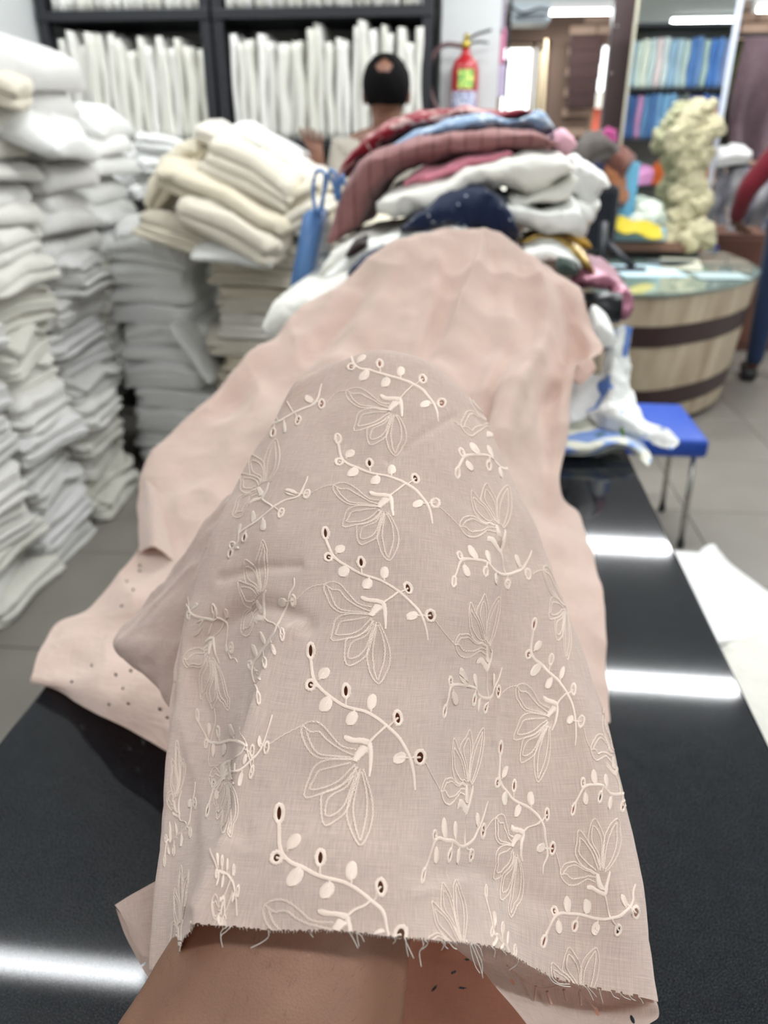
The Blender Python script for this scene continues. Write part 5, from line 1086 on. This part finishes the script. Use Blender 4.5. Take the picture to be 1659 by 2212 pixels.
INST = [
 ('central', 0, dict(N=(849, 877), T4=(853, 985), E5=(954, 871), T1=(750, 844), E2=(759, 793), E3=(820, 786), E4=(913, 819), T2=(766, 931), T3=(799, 961))),
 ('central', 0, dict(N=(827, 1086), T4=(838, 1211), E5=(940, 1087), T1=(722, 1048), E2=(733, 998), E1=(730, 948), E4=(897, 1034), E3=(798, 1001), T2=(742, 1138), T3=(778, 1176))),
 ('central', 0, dict(N=(811, 1318), T4=(815, 1477), E5=(930, 1330), T1=(703, 1262), E2=(710, 1204), E1=(703, 1152), E4=(881, 1271), E3=(780, 1215), T2=(717, 1383), T3=(750, 1437), J=(861, 1278), TL=(924, 1383))),
 ('central', 0, dict(N=(778, 1627), T4=(776, 1826), E5=(907, 1636), T1=(655, 1567), E2=(671, 1480), E1=(671, 1406), E4=(859, 1551), E3=(747, 1493), T2=(659, 1722), T3=(700, 1782), J=(834, 1568), TL=(896, 1706))),
 ('central', 0, dict(N=(731, 2001), E1=(603, 1757), E2=(598, 1853), E3=(692, 1853), E4=(822, 1916), E5=(865, 2019), T1=(574, 1954), J=(800, 1945), B=(750, 1980))),
 ('right', 1, dict(E2=(997, 978), E1=(988, 1022), E3=(1056, 1006), T1=(997, 924), J=(1098, 1012), N=(1072, 928))),
 ('right', 1, dict(N=(1077, 1150), T1=(994, 1139), T2=(1019, 1060), T3=(1050, 1045), T4=(1097, 1049), E1=(980, 1257), E2=(993, 1201), E3=(1049, 1235), E4=(1095, 1262), E5=(1140, 1241), TL=(1148, 1190), J=(1092, 1241), B=(1081, 1192))),
 ('right', 1, dict(N=(1052, 1414), T1=(983, 1394), T2=(1016, 1302), T3=(1046, 1284), T4=(1078, 1289), E2=(973, 1472), E1=(960, 1537), E3=(1024, 1512), J=(1055, 1508), E5=(1076, 1494), TL=(1084, 1443), E4=(1048, 1530))),
 ('right', 1, dict(N=(1008, 1716), T1=(953, 1712), T2=(980, 1596), T3=(1013, 1577), T4=(1043, 1573), E2=(938, 1805), E1=(914, 1891), E3=(971, 1848), J=(1004, 1827), E5=(1043, 1795), E4=(1018, 1847), TL=(1053, 1732))),
 ('right', 1, dict(T2=(933, 1948), T3=(955, 1908), T4=(985, 1901), N=(1000, 2067), T1=(925, 2050))),
 ('second right', 0, dict(T1=(1174, 1225), T2=(1186, 1336), T3=(1202, 1382), T4=(1224, 1425), N=(1222, 1300), E5=(1262, 1310))),
 ('second right', 0, dict(N=(1191, 1537), T1=(1117, 1481), T2=(1109, 1597), T3=(1124, 1646), T4=(1160, 1689), E1=(1153, 1349), E2=(1141, 1414), E3=(1190, 1425), E4=(1238, 1490), E5=(1255, 1559), TL=(1242, 1610), J=(1224, 1497))),
 ('second right', 0, dict(E1=(1081, 1616), E2=(1074, 1691), E3=(1110, 1698), E4=(1181, 1760), E5=(1193, 1833), N=(1112, 1815), T1=(1072, 1765), T2=(1066, 1898), T3=(1081, 1943), T4=(1102, 1981), TL=(1172, 1887), J=(1168, 1772), B=(1131, 1797))),
 ('second right', 0, dict(E1=(1049, 1925), E2=(1062, 2014), E4=(1112, 2054), N=(1080, 2110), E3=(1085, 2005), T4=(1085, 2260))),
 ('outer right', 1, dict(E1=(1238, 1749), E2=(1259, 1691), E3=(1296, 1722), T1=(1276, 1621), N=(1325, 1645), J=(1340, 1715))),
 ('outer right', 1, dict(N=(1293, 1905), T1=(1210, 1891), T2=(1250, 1794), T3=(1283, 1769), T4=(1333, 1769), J=(1318, 1984), E1=(1174, 2034), E2=(1197, 1968), E3=(1241, 2001), E4=(1335, 2009), E5=(1373, 1971), TL=(1372, 1911), B=(1306, 1933))),
 ('outer right', 1, dict(T2=(1192, 2080), T3=(1228, 2047), T4=(1286, 2047), N=(1250, 2190), T1=(1170, 2170))),
 ('left', 1, dict(N=(563, 1063), T4=(594, 949), T3=(543, 985), T2=(522, 1025), T1=(504, 1115), J=(590, 1097), E5=(663, 1068), E4=(608, 1109), TL=(665, 1030), E3=(528, 1162), E1=(498, 1195), B=(566, 1077), E2=(502, 1178))),
 ('left', 1, dict(E5=(695, 873), E4=(644, 909), TL=(695, 830), J=(634, 893), N=(612, 850), E3=(590, 935))),
 ('left', 1, dict(N=(560, 1309), T4=(567, 1168), T3=(529, 1211), T2=(515, 1258), T1=(524, 1370), J=(598, 1354), E5=(634, 1298), E4=(610, 1372), E1=(559, 1509), E2=(541, 1437), E3=(572, 1431), TL=(636, 1249), B=(572, 1335))),
 ('left', 1, dict(E5=(576, 1616), TL=(588, 1545), J=(545, 1640), E4=(543, 1670), N=(525, 1600))),
 ('second left', 0, dict(N=(453, 1398), T4=(493, 1535), T3=(459, 1531), T2=(435, 1511), T1=(397, 1421), E3=(462, 1316), E2=(408, 1329), J=(484, 1341), E1=(405, 1300), E5=(500, 1400))),
 ('second left', 0, dict(E1=(427, 1545), E2=(446, 1607), E3=(472, 1581), E4=(519, 1571), N=(487, 1668), T4=(498, 1809), T1=(454, 1675), J=(530, 1610), T2=(470, 1770), T3=(482, 1800))),
 ('second left', 0, dict(E1=(454, 1822), E3=(480, 1860), E4=(505, 1880), N=(480, 1960), T4=(486, 2090), E2=(468, 1888))),
 ('outer left', 1, dict(N=(386, 2020), T1=(368, 2040), T2=(378, 1920), T3=(392, 1870), T4=(408, 1880), B=(392, 2040))),
 ('outer left', 1, dict(N=(378, 1745), T1=(362, 1735), T2=(372, 1640), T3=(382, 1600), T4=(396, 1640), J=(404, 1785), E5=(422, 1735), E4=(412, 1798), E3=(376, 1838), TL=(423, 1690), B=(388, 1765))),
 ('left', 1, dict(E5=(484, 2003), TL=(503, 1925), J=(455, 2030), N=(440, 1990), E4=(462, 2060)))]
class Map:
    def __init__(s, flip, anc):
        s.fl = flip; src = []; dst = []
        for k, p in anc.items(): q = K[k]; src.append(s.pre(q)); dst.append(p)
        s.S = np.array(src, float); s.D = np.array(dst, float); A_ = np.c_[s.S, np.ones(len(src))]
        if len(src) <= 6:   # keep the fit stable
            s.M = np.linalg.lstsq(A_, s.D, rcond=None)[0]
        else: s.M = np.linalg.lstsq(A_, s.D, rcond=None)[0]
        s.R = s.D-A_@s.M
    def pre(s, q): return (q[0], -q[1]) if s.fl else q
    def __call__(s, q):
        p = np.array(s.pre(q), float); b_ = np.r_[p, 1]@s.M; d2 = ((s.S-p)**2).sum(1); w = 1/(d2+30.0)**1.5; lam = min(1.0, w.sum()*120.0**3*.6)
        return b_+(w[:, None]*s.R).sum(0)/w.sum()*lam
def arc(pts, step):
    P = cr_eval(np.array(pts, float), np.linspace(0, len(pts)-1, len(pts)*16)); d = np.r_[0, np.cumsum(np.linalg.norm(np.diff(P, axis=0), axis=1))]; n_ = max(2, int(d[-1]/step)); t = np.linspace(0, d[-1], n_+1)
    Q = np.c_[np.interp(t, d, P[:, 0]), np.interp(t, d, P[:, 1])]; T = np.gradient(Q, axis=0); T /= np.linalg.norm(T, axis=1, keepdims=True)+1e-9; return Q, np.c_[-T[:, 1], T[:, 0]], t/d[-1]
def lay(mb, mp, Q, r, lift=.0, sides=5):
    run = []
    def flush():
        if len(run) > 1: mb.tube([p for p in run], r, sides)
        run.clear()
    for q in Q:
        x, y = mp(q) if mp else q; h_ = hit(x, y)
        if h_ is None: flush(); continue
        p = h_[0]+h_[1]*(r*.5+lift)
        if run and np.linalg.norm(p-run[-1]) > .006: flush()
        run.append(p)
    flush()
def stitch(mb, mp, a, b_, r=.00023):
    (xa_, ya_), (xb_, yb_) = mp(a), mp(b_); ha, hb_ = hit(xa_, ya_), hit(xb_, yb_)
    if ha is None or hb_ is None or np.linalg.norm(ha[0]-hb_[0]) > .011: return
    m_ = (ha[0]+hb_[0])/2+(ha[1]+hb_[1])/2*(.00045+.0*r); mb.tube([ha[0], ha[0]*.72+m_*.28+ha[1]*.0003, m_, hb_[0]*.72+m_*.28+hb_[1]*.0003, hb_[0]], r, 4, cap=False)
def satin_path(mb, mp, pts, width, step=4.2, slant=.35):
    Q, Nn, t = arc(pts, step); T = np.c_[Nn[:, 1], -Nn[:, 0]]
    for q, nn, tt, u in zip(Q, Nn, T, t):
        w_ = width(u)*random.uniform(.85, 1.12); stitch(mb, mp, q-nn*w_-tt*w_*slant, q+nn*w_+tt*w_*slant)
def satin_oval(mb, mp, c, rx, ry, rot, step=4.4):
    y = -ry+1
    while y < ry:
        w_ = rx*math.sqrt(max(0, 1-(y/ry)**2))**.75*random.uniform(.95, 1.05)+2; ca, sa = math.cos(rot), math.sin(rot)
        a = (-w_, y+w_*.25); b_ = (w_, y-w_*.25)
        stitch(mb, mp, (c[0]+a[0]*ca-a[1]*sa, c[1]+a[0]*sa+a[1]*ca), (c[0]+b_[0]*ca-b_[1]*sa, c[1]+b_[0]*sa+b_[1]*ca), .00026); y += step
holes = []
def eyelet(name, mp, c, rx, ry, rot, parent, n_=46, ring=17):
    mb = MB(); ca, sa = math.cos(rot), math.sin(rot); R_ = lambda x, y: (c[0]+x*ca-y*sa, c[1]+x*sa+y*ca)
    for k in range(n_):
        t = 2*math.pi*k/n_; o_ = ring*random.uniform(.85, 1.25); stitch(mb, mp, R_(rx*1.0*math.cos(t), ry*1.0*math.sin(t)), R_((rx+o_)*math.cos(t), (ry+o_)*math.sin(t)), .00026)
    for e in (3, 9, 14): lay(mb, mp, [R_((rx+e)*math.cos(2*math.pi*k/28), (ry+e)*math.sin(2*math.pi*k/28)) for k in range(29)], .00030)
    if mb.V: mb.build(name, m_thr, parent)
    # cut: local linear map to find cells inside the opening
    p0 = np.array(mp(c)); px_ = (np.array(mp(R_(rx, 0)))-p0); py_ = (np.array(mp(R_(0, ry)))-p0); Mx = np.array([px_, py_]).T
    la, lb = np.linalg.norm(px_), np.linalg.norm(py_)
    if abs(np.linalg.det(Mx)) > .12*la*lb and max(la, lb) < 18: holes.append((p0, np.linalg.inv(Mx*1.06)))
cnt = {}
for col_, flip, anc in INST:
    mp = Map(flip, anc); cnt[col_] = cnt.get(col_, 0)+1
    mb = MB()
    for o_ in OUT:
        Q, Nn, t = arc(o_, 5.0); ph = random.uniform(0, 6)
        for sgn in (1, -1):
            lay(mb, mp, Q+Nn*(np.sin(np.arange(len(Q))*5.0/26*2*math.pi+ph)*4.2*sgn+sgn*1.2)[:, None], .00024, .0001*(1+sgn*.5), 4)
    for pts, w_, tp in LEAFS: satin_path(mb, mp, pts, lambda u: w_*(1-(1-tp)*u)*math.sin(math.pi*min(1, u*5+.25)/2)**.5, 4.0, .3)
    if sum(k[0] == 'T' and k != 'TL' for k in anc) < 1: mb = MB()
    if len(mb.V) > 60: mb.build('embroidered_flower', m_thr, cl)
    mb = MB()
    satin_path(mb, mp, STEM, lambda u: np.interp(u, [0, .7, .85, 1], [9, 9.5, 8, 4]), 4.2)
    satin_path(mb, mp, [(1100, 700), (1140, 660), (1200, 604)], lambda u: 7, 4.2)
    for k, (c, rx, ry, rot, at) in DOTS.items():
        satin_oval(mb, mp, c, rx, ry, rot); satin_path(mb, mp, [c, at], lambda u: 6, 5)
    for k, at in (('E3', (960, 488)), ('E4', (1215, 608)), ('E2', (800, 372)), ('E5', (1345, 795))):
        satin_path(mb, mp, [EYES[k][0] if k != 'E3' else (960, 435), at], lambda u: 5, 5)
    if len(mb.V) > 60: sp = mb.build('embroidered_sprig', m_thr, cl)
    else: sp = cl
    for k, (c, rx, ry, rot) in EYES.items():
        x, y = mp(c)
        h_ = hit(x, y); vd = ray(x, y)
        if h_ is not None and abs(h_[1]@vd)/np.linalg.norm(vd) > .22: eyelet('eyelet', mp, c, rx, ry, rot, sp)
# thin jump threads from the end eyelet of one column to the petal of the next
mb = MB()
JT = [[(577, 1612), (610, 1590), (655, 1567)], [(640, 1296), (670, 1270), (703, 1262)], [(672, 1066), (700, 1052), (722, 1048)], [(705, 872), (725, 850), (750, 844)],
 [(963, 880), (975, 905), (997, 924)], [(948, 1094), (970, 1115), (994, 1139)], [(938, 1338), (960, 1368), (983, 1394)], [(918, 1645), (935, 1680), (953, 1712)],
 [(1150, 1240), (1162, 1234), (1180, 1230)], [(1080, 1500), (1098, 1486), (1117, 1481)], [(1048, 1793), (1060, 1775), (1072, 1765)], [(1200, 1842), (1208, 1870), (1211, 1888)], [(1260, 1572), (1266, 1598), (1276, 1619)],
 [(464, 1530), (466, 1560), (456, 1600), (452, 1650), (470, 1655), (480, 1648)]]
for j_ in JT:
    Q = cr_eval(np.array(j_, float), np.linspace(0, len(j_)-1, 26)); Q[:, 1] += np.sin(np.arange(26)*1.6)*.9; lay(mb, None, Q, .00026, .0001, 5)
tag(mb.build('jump_threads', m_thr, cl), kind='stuff')
# tails of motifs cut by the hem
mb = MB(); idm = Map(0, {k: K[k] for k in ('N', 'T1', 'E5', 'T4')})
# cut the openings out of the near sheet
ccx, ccy = project((G[:-1, :-1]+G[1:, 1:]+G[1:, :-1]+G[:-1, 1:])/4)
front = ((G[:-1, :-1]-CC)**2).sum(2); keep = np.ones(ccx.shape, bool); kr = int(nv*2.3/(len(rows)-1))
for p0, Mi in holes:
    dx = ccx-p0[0]; dy = ccy-p0[1]; a = Mi[0, 0]*dx+Mi[0, 1]*dy; b_ = Mi[1, 0]*dx+Mi[1, 1]*dy; ins = (a*a+b_*b_ < 1.0); ins[:kr] = False; ins[:, :int(nu*.9/12)] = False; ins[:, -int(nu*.9/12):] = False; keep &= ~ins
# frayed raw hem: uneven last rows
hem = (np.random.rand(nu-1) < .35); keep[-1, hem] = False
np_mesh('near_sheet', G, m_cot, cl, keep=keep)
HEM = G[-1]
hx_, hy_ = project(HEM)
# loose threads along the hem
m_lt = plain('loose_thread_white', srgb(226, 220, 210), .6)
def loose(x, pts, r=.00022):
    i = int(np.argmin(np.abs(hx_-x)+np.abs(np.arange(nu)-nu/2)*.0)); p = HEM[i]; z = float((p-CC)@FW); P = [p]+[PZ(hx_[i]+dx, hy_[i]+dy, z+.0015*(k+1)) for k, (dx, dy) in enumerate(pts)]
    mb = MB(); mb.tube(list(cr_eval(np.array(P), np.linspace(0, len(P)-1, 18))), r, 5); mb.build('loose_thread', m_lt, cl)
for x, pts in [(500, [(-10, 10), (-22, 22), (-18, 45)]), (492, [(-14, 12), (-14, 34)]), (580, [(0, 14), (-14, 26), (-38, 38)]), (674, [(-4, 5), (2, 14)]), (752, [(8, 12), (20, 36)]), (770, [(2, 16), (5, 30)]), (772, [(10, 8), (16, 20)]), (852, [(2, 8), (-3, 14)]),
    (875, [(2, 20), (6, 40)]), (873, [(8, 18), (20, 44)]), (912, [(2, 15), (-6, 30), (-2, 60)]), (916, [(8, 10), (-4, 22)]), (922, [(-6, 10), (-10, 22)]), (955, [(3, 10), (-2, 20)]), (960, [(3, 12), (8, 16)]), (968, [(10, 12), (18, 16)]),
    (1015, [(4, 22), (12, 48), (22, 64)]), (1018, [(10, 22), (20, 50), (26, 74)]), (1024, [(6, 16), (16, 40), (17, 68)]), (1030, [(8, 10), (12, 26)]), (1062, [(6, 8), (4, 22)]), (1085, [(6, 6), (10, 12)]), (1120, [(-4, 12), (-20, 24)]),
    (1185, [(10, 14), (30, 22), (48, 24)]), (1190, [(16, 14), (40, 16)]), (1262, [(8, 10), (18, 30)]), (1270, [(12, 12), (20, 22)]), (1295, [(4, 16), (8, 30)]), (1318, [(6, 10), (18, 16)]), (1340, [(8, 8), (22, 14)]), (1358, [(6, 8), (14, 12)]), (1380, [(6, 6), (10, 14)])]:
    loose(x, pts)
mb = MB()
for i in range(3, nu-3, 2):
    if 60 < i < nu-60 and random.random() < .8:
        z = float((HEM[i]-CC)@FW); l = random.uniform(2, 7); mb.tube([HEM[i], PZ(hx_[i]+random.uniform(-2, 2), hy_[i]+l, z+.0005)], .00012, 4)
tag(mb.build('hem_fray', m_lt, cl), kind='stuff')

# --- folded corners seen below the hem
def sheet(name, rows, nu_, nv_, amp, sc, seed, mat=m_cot, cuts=()):
    C_ = np.array([[PZ(*p) for p in r] for r in rows]); G_ = net_surface(C_, nu_, nv_); n_, s_ = grid_normals(G_); f_ = fbm(G_.reshape(-1, 3), sc, 3, seed).reshape(nv_, nu_)
    G_ = G_+n_*s_*(f_*amp)[..., None]; kx, ky = project((G_[:-1, :-1]+G_[1:, 1:])/2); kp = np.ones((nv_-1, nu_-1), bool)
    for x, y, a, b_, rot in cuts:
        dx, dy = kx-x, ky-y; ca, sa = math.cos(rot), math.sin(rot); kp &= ((dx*ca+dy*sa)/a)**2+((-dx*sa+dy*ca)/b_)**2 > 1
    return np_mesh(name, G_, mat, cl, keep=kp)
sheet('corner_flap', [[(247, 1955, .478), (275, 1938, .474), (310, 1918, .47), (345, 1900, .468), (390, 1890, .47)], [(262, 1975, .472), (285, 1985, .468), (315, 1985, .464), (350, 1985, .462), (395, 1985, .465)],
  [(276, 2000, .466), (298, 2025, .462), (320, 2040, .458), (350, 2045, .457), (395, 2045, .46)], [(280, 2020, .463), (302, 2058, .459), (322, 2068, .456), (350, 2072, .455), (390, 2072, .458)]], 90, 90, .0012, 30, 5)
sheet('corner_flap', [[(250, 1962, .486), (272, 1985, .484), (300, 2020, .482), (330, 2055, .48)], [(270, 2020, .482), (300, 2040, .478), (340, 2060, .472), (380, 2060, .47)], [(298, 2075, .476), (318, 2085, .472), (350, 2095, .466), (400, 2090, .46)],
  [(328, 2125, .468), (340, 2130, .466), (360, 2130, .462), (400, 2120, .458)], [(338, 2143, .464), (345, 2143, .462), (360, 2138, .46), (400, 2135, .458)]], 120, 120, .001, 30, 6, cuts=[(297, 2017, 7, 2.6, -.15), (309, 2084, 8, 2.6, -.7), (337, 2112, 6, 3, -.9)])
sheet('under_fold', [[(960, 2000, .385), (1060, 2020, .40), (1200, 2080, .41), (1330, 2120, .42), (1420, 2160, .415)], [(985, 2050, .385), (1050, 2075, .40), (1180, 2120, .415), (1320, 2170, .42), (1421, 2172, .41)],
  [(1040, 2095, .39), (1090, 2125, .40), (1190, 2165, .41), (1320, 2195, .415), (1421, 2195, .405)], [(1085, 2150, .39), (1120, 2175, .395), (1210, 2205, .40), (1310, 2225, .40), (1400, 2215, .40)],
  [(1140, 2215, .385), (1165, 2235, .39), (1230, 2255, .39), (1310, 2260, .39), (1400, 2245, .39)]], 220, 180, .0015, 20, 7, cuts=[(1107, 2121, 4, 8, -.6), (1289, 2185, 4, 10, -.35), (1366, 2202, 4, 10, -.4)])
m_lin = embroidered_cotton('peach_cotton_shade_tinted', srgb(232, 182, 158), .26, .6, .25)  # same cotton, reddened: warm transmitted and bounced light put into its colour
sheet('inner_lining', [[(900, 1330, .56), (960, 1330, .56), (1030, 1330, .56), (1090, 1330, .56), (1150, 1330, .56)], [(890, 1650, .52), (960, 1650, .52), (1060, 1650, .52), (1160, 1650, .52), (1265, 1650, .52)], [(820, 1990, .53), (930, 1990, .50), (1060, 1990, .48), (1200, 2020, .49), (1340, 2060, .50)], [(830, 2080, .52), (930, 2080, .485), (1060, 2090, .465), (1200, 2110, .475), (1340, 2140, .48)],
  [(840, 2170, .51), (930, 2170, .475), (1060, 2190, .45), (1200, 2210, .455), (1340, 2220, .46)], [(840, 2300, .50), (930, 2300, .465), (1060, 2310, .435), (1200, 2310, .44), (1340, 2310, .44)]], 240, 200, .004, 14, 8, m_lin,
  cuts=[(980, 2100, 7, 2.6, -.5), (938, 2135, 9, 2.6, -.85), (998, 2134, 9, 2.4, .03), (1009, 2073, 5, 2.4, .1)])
# reverse side stitches on the turned-under fold
mb = MB()
def on_sheet(pts, z, r):
    Q = cr_eval(np.array(pts, float), np.linspace(0, len(pts)-1, 30)); mb.tube([PZ(x, y, zz) for (x, y), zz in zip(Q, np.interp(np.arange(30), [0, 29], z))], r, 6)
on_sheet([(1095, 2085), (1120, 2108), (1165, 2135), (1225, 2128), (1262, 2150), (1285, 2180)], (.396, .408), .0004)
on_sheet([(1158, 2130), (1155, 2160)], (.40, .402), .0006); on_sheet([(1182, 2142), (1190, 2168)], (.403, .404), .0009); on_sheet([(1218, 2138), (1224, 2160)], (.404, .405), .0009); on_sheet([(1252, 2140), (1255, 2170)], (.405, .406), .0009)
mb.build('reverse_stitching', plain('peach_thread', srgb(206, 168, 150), .7), cl)

# ================================================================== THE ARM UNDER THE CLOTH
def remesh_body(name, segs, mat, parent, voxel=.005, smooth=8):
    """one continuous skin: tapered limbs between joints, fused and smoothed"""
    bm = bmesh.new()
    for p0, r0, p1, r1 in segs:
        p0, p1 = np.array(p0, float), np.array(p1, float); L_ = np.linalg.norm(p1-p0); k = max(2, int(L_/(min(r0, r1)*.45)))
        for i in range(k+1):
            t = i/k; r = r0+(r1-r0)*t; vs = bmesh.ops.create_icosphere(bm, subdivisions=2, radius=r)['verts']; bmesh.ops.translate(bm, vec=Vector(p0+(p1-p0)*t), verts=vs)
    me = bpy.data.meshes.new(name); bm.to_mesh(me); bm.free(); o = bpy.data.objects.new(name, me); COL.objects.link(o)
    md = o.modifiers.new('r', 'REMESH'); md.mode = 'VOXEL'; md.voxel_size = voxel; ms = o.modifiers.new('s', 'SMOOTH'); ms.iterations = smooth; ms.factor = .7
    dg = bpy.context.evaluated_depsgraph_get(); m2 = bpy.data.meshes.new_from_object(o.evaluated_get(dg)); o.modifiers.clear(); o.data = m2; bpy.data.meshes.remove(me)
    m2.materials.clear(); m2.materials.append(mat); m2.polygons.foreach_set('use_smooth', [True]*len(m2.polygons)); m2.name = name
    if parent: o.parent = parent; o.matrix_parent_inverse = parent_inv(parent)
    return o
ar = empty('person', (0, -.30, 0), 'bare brown forearm reaching in from the bottom and holding up the cloth', 'person')
A_ = dict(f1=(PZ(588, 2215, .362), .0645), f2=(PZ(612, 2150, .365), .0612), f3=(PZ(665, 2020, .370), .0525), f4=(PZ(700, 1880, .378), .0490), f5=(PZ(738, 1730, .392), .0450), f6=(PZ(775, 1560, .408), .0420), f7=(PZ(800, 1400, .424), .0385), w=(PZ(812, 1290, .440), .033),
   p1=(PZ(820, 1170, .462), .034), p2=(PZ(828, 1060, .486), .032))
e_ = (np.array([-.135, .105, .985]), .052); s_ = (np.array([-.215, -.20, 1.20]), .058)
ch = ['f1', 'f2', 'f3', 'f4', 'f5', 'f6', 'f7', 'w', 'p1', 'p2']; segs = [(A_[a][0], A_[a][1], A_[b_][0], A_[b_][1]) for a, b_ in zip(ch, ch[1:])]
segs += [(e_[0], e_[1], A_['f1'][0], A_['f1'][1]), (s_[0], s_[1], e_[0], e_[1])]
for x0, l in ((768, .9), (808, 1.0), (848, .97), (886, .8)):
    a, b_, c, d = PZ(x0, 1010, .495), PZ(x0+2, 985-70*l, .512), PZ(x0+4, 985-115*l, .530), PZ(x0+4, 985-135*l, .548)
    segs += [(A_['p2'][0], .018, a, .0112), (a, .0105, b_, .0098), (b_, .0098, c, .009), (c, .009, d, .0075)]
t1, t2, t3 = PZ(748, 1180, .478), PZ(718, 1110, .49), PZ(708, 1045, .50); segs += [(A_['p1'][0], .02, t1, .0145), (t1, .0145, t2, .012), (t2, .012, t3, .010)]
B_ = lambda x, y, z: np.array([x, y, z])
segs += [(B_(0, -.30, .88), .135, B_(0, -.30, 1.08), .125), (B_(0, -.30, 1.08), .125, B_(0, -.29, 1.20), .13), (B_(-.13, -.25, 1.22), .07, B_(.13, -.25, 1.22), .07), (B_(-.13, -.25, 1.22), .07, s_[0], s_[1]), (B_(0, -.26, 1.26), .06, B_(0, -.24, 1.38), .05), (B_(0, -.22, 1.42), .07, B_(0, -.235, 1.50), .092),
   (B_(.14, -.25, 1.21), .06, B_(.22, -.14, 1.02), .045), (B_(.22, -.14, 1.02), .042, B_(.09, -.085, 1.23), .028), (B_(.09, -.085, 1.23), .028, B_(.06, -.075, 1.31), .03)]
for q, zf in enumerate((1.335, 1.355, 1.375, 1.395)): segs.append((B_(.06, -.075, 1.31), .014, B_(.075, -.06, zf), .009)); segs.append((B_(.075, -.06, zf), .009, B_(.062, -.028, zf), .008))
for sgn in (-1, 1): segs += [(B_(sgn*.09, -.30, .82), .095, B_(sgn*.1, -.29, .46), .06), (B_(sgn*.1, -.29, .46), .056, B_(sgn*.1, -.31, .09), .04), (B_(sgn*.1, -.31, .05), .035, B_(sgn*.12, -.17, .035), .03), (B_(sgn*.085, -.235, 1.47), .014, B_(sgn*.097, -.235, 1.50), .016)]
segs.append((B_(0, -.15, 1.475), .016, B_(0, -.135, 1.455), .012))
remesh_body('body', segs, m_skin, ar)
m_shirt = fabric('slate_shirt', srgb(96, 104, 118), .06); m_trs = fabric('photographer_trousers', srgb(44, 46, 54), .06)
remesh_body('shirt', [(B_(0, -.30, .90), .150, B_(0, -.30, 1.08), .140), (B_(0, -.30, 1.08), .140, B_(0, -.29, 1.20), .145), (B_(-.13, -.25, 1.22), .083, B_(.13, -.25, 1.22), .083), (B_(-.13, -.25, 1.22), .083, s_[0]*.6+e_[0]*.4, .066), (B_(.14, -.25, 1.21), .076, B_(.2, -.17, 1.08), .06)], m_shirt, ar, .009)
remesh_body('trousers', [(B_(0, -.30, .85), .145, B_(0, -.30, .93), .145)]+[(B_(g_*.09, -.30, .82), .110, B_(g_*.1, -.29, .46), .075) for g_ in (-1, 1)]+[(B_(g_*.1, -.29, .46), .072, B_(g_*.1, -.31, .1), .058) for g_ in (-1, 1)], m_trs, ar, .009)
# fine arm hairs
mb = MB(); body = [c for c in ar.children if c.name.startswith('body')][0]; bb = BVHTree.FromPolygons([world_of(body) @ v.co for v in body.data.vertices], [tuple(p.vertices) for p in body.data.polygons])
for i in range(170):
    x = random.uniform(320, 640) if random.random() < .8 else random.uniform(640, 880); y = random.uniform(2000, 2215); d = ray(x, y); L_ = np.linalg.norm(d); h_ = bb.ray_cast(VC, Vector(d/L_), 1)
    if h_[0] is None: continue
    p = np.array(h_[0]); q = PZ(x+random.uniform(3, 12), y-random.uniform(10, 24), float((p-CC)@FW)+.001); h2 = bb.find_nearest(Vector(q)); q = np.array(h2[0])+np.array(h2[1])*.0012; mb.tube([p, (p+q)/2+np.array(h_[1])*.0012, q], [.00004, .00003, .00002], 3, cap=False)
tag(mb.build('arm_hair', plain('dark_hair', srgb(84, 58, 44), .6), ar), kind='stuff')
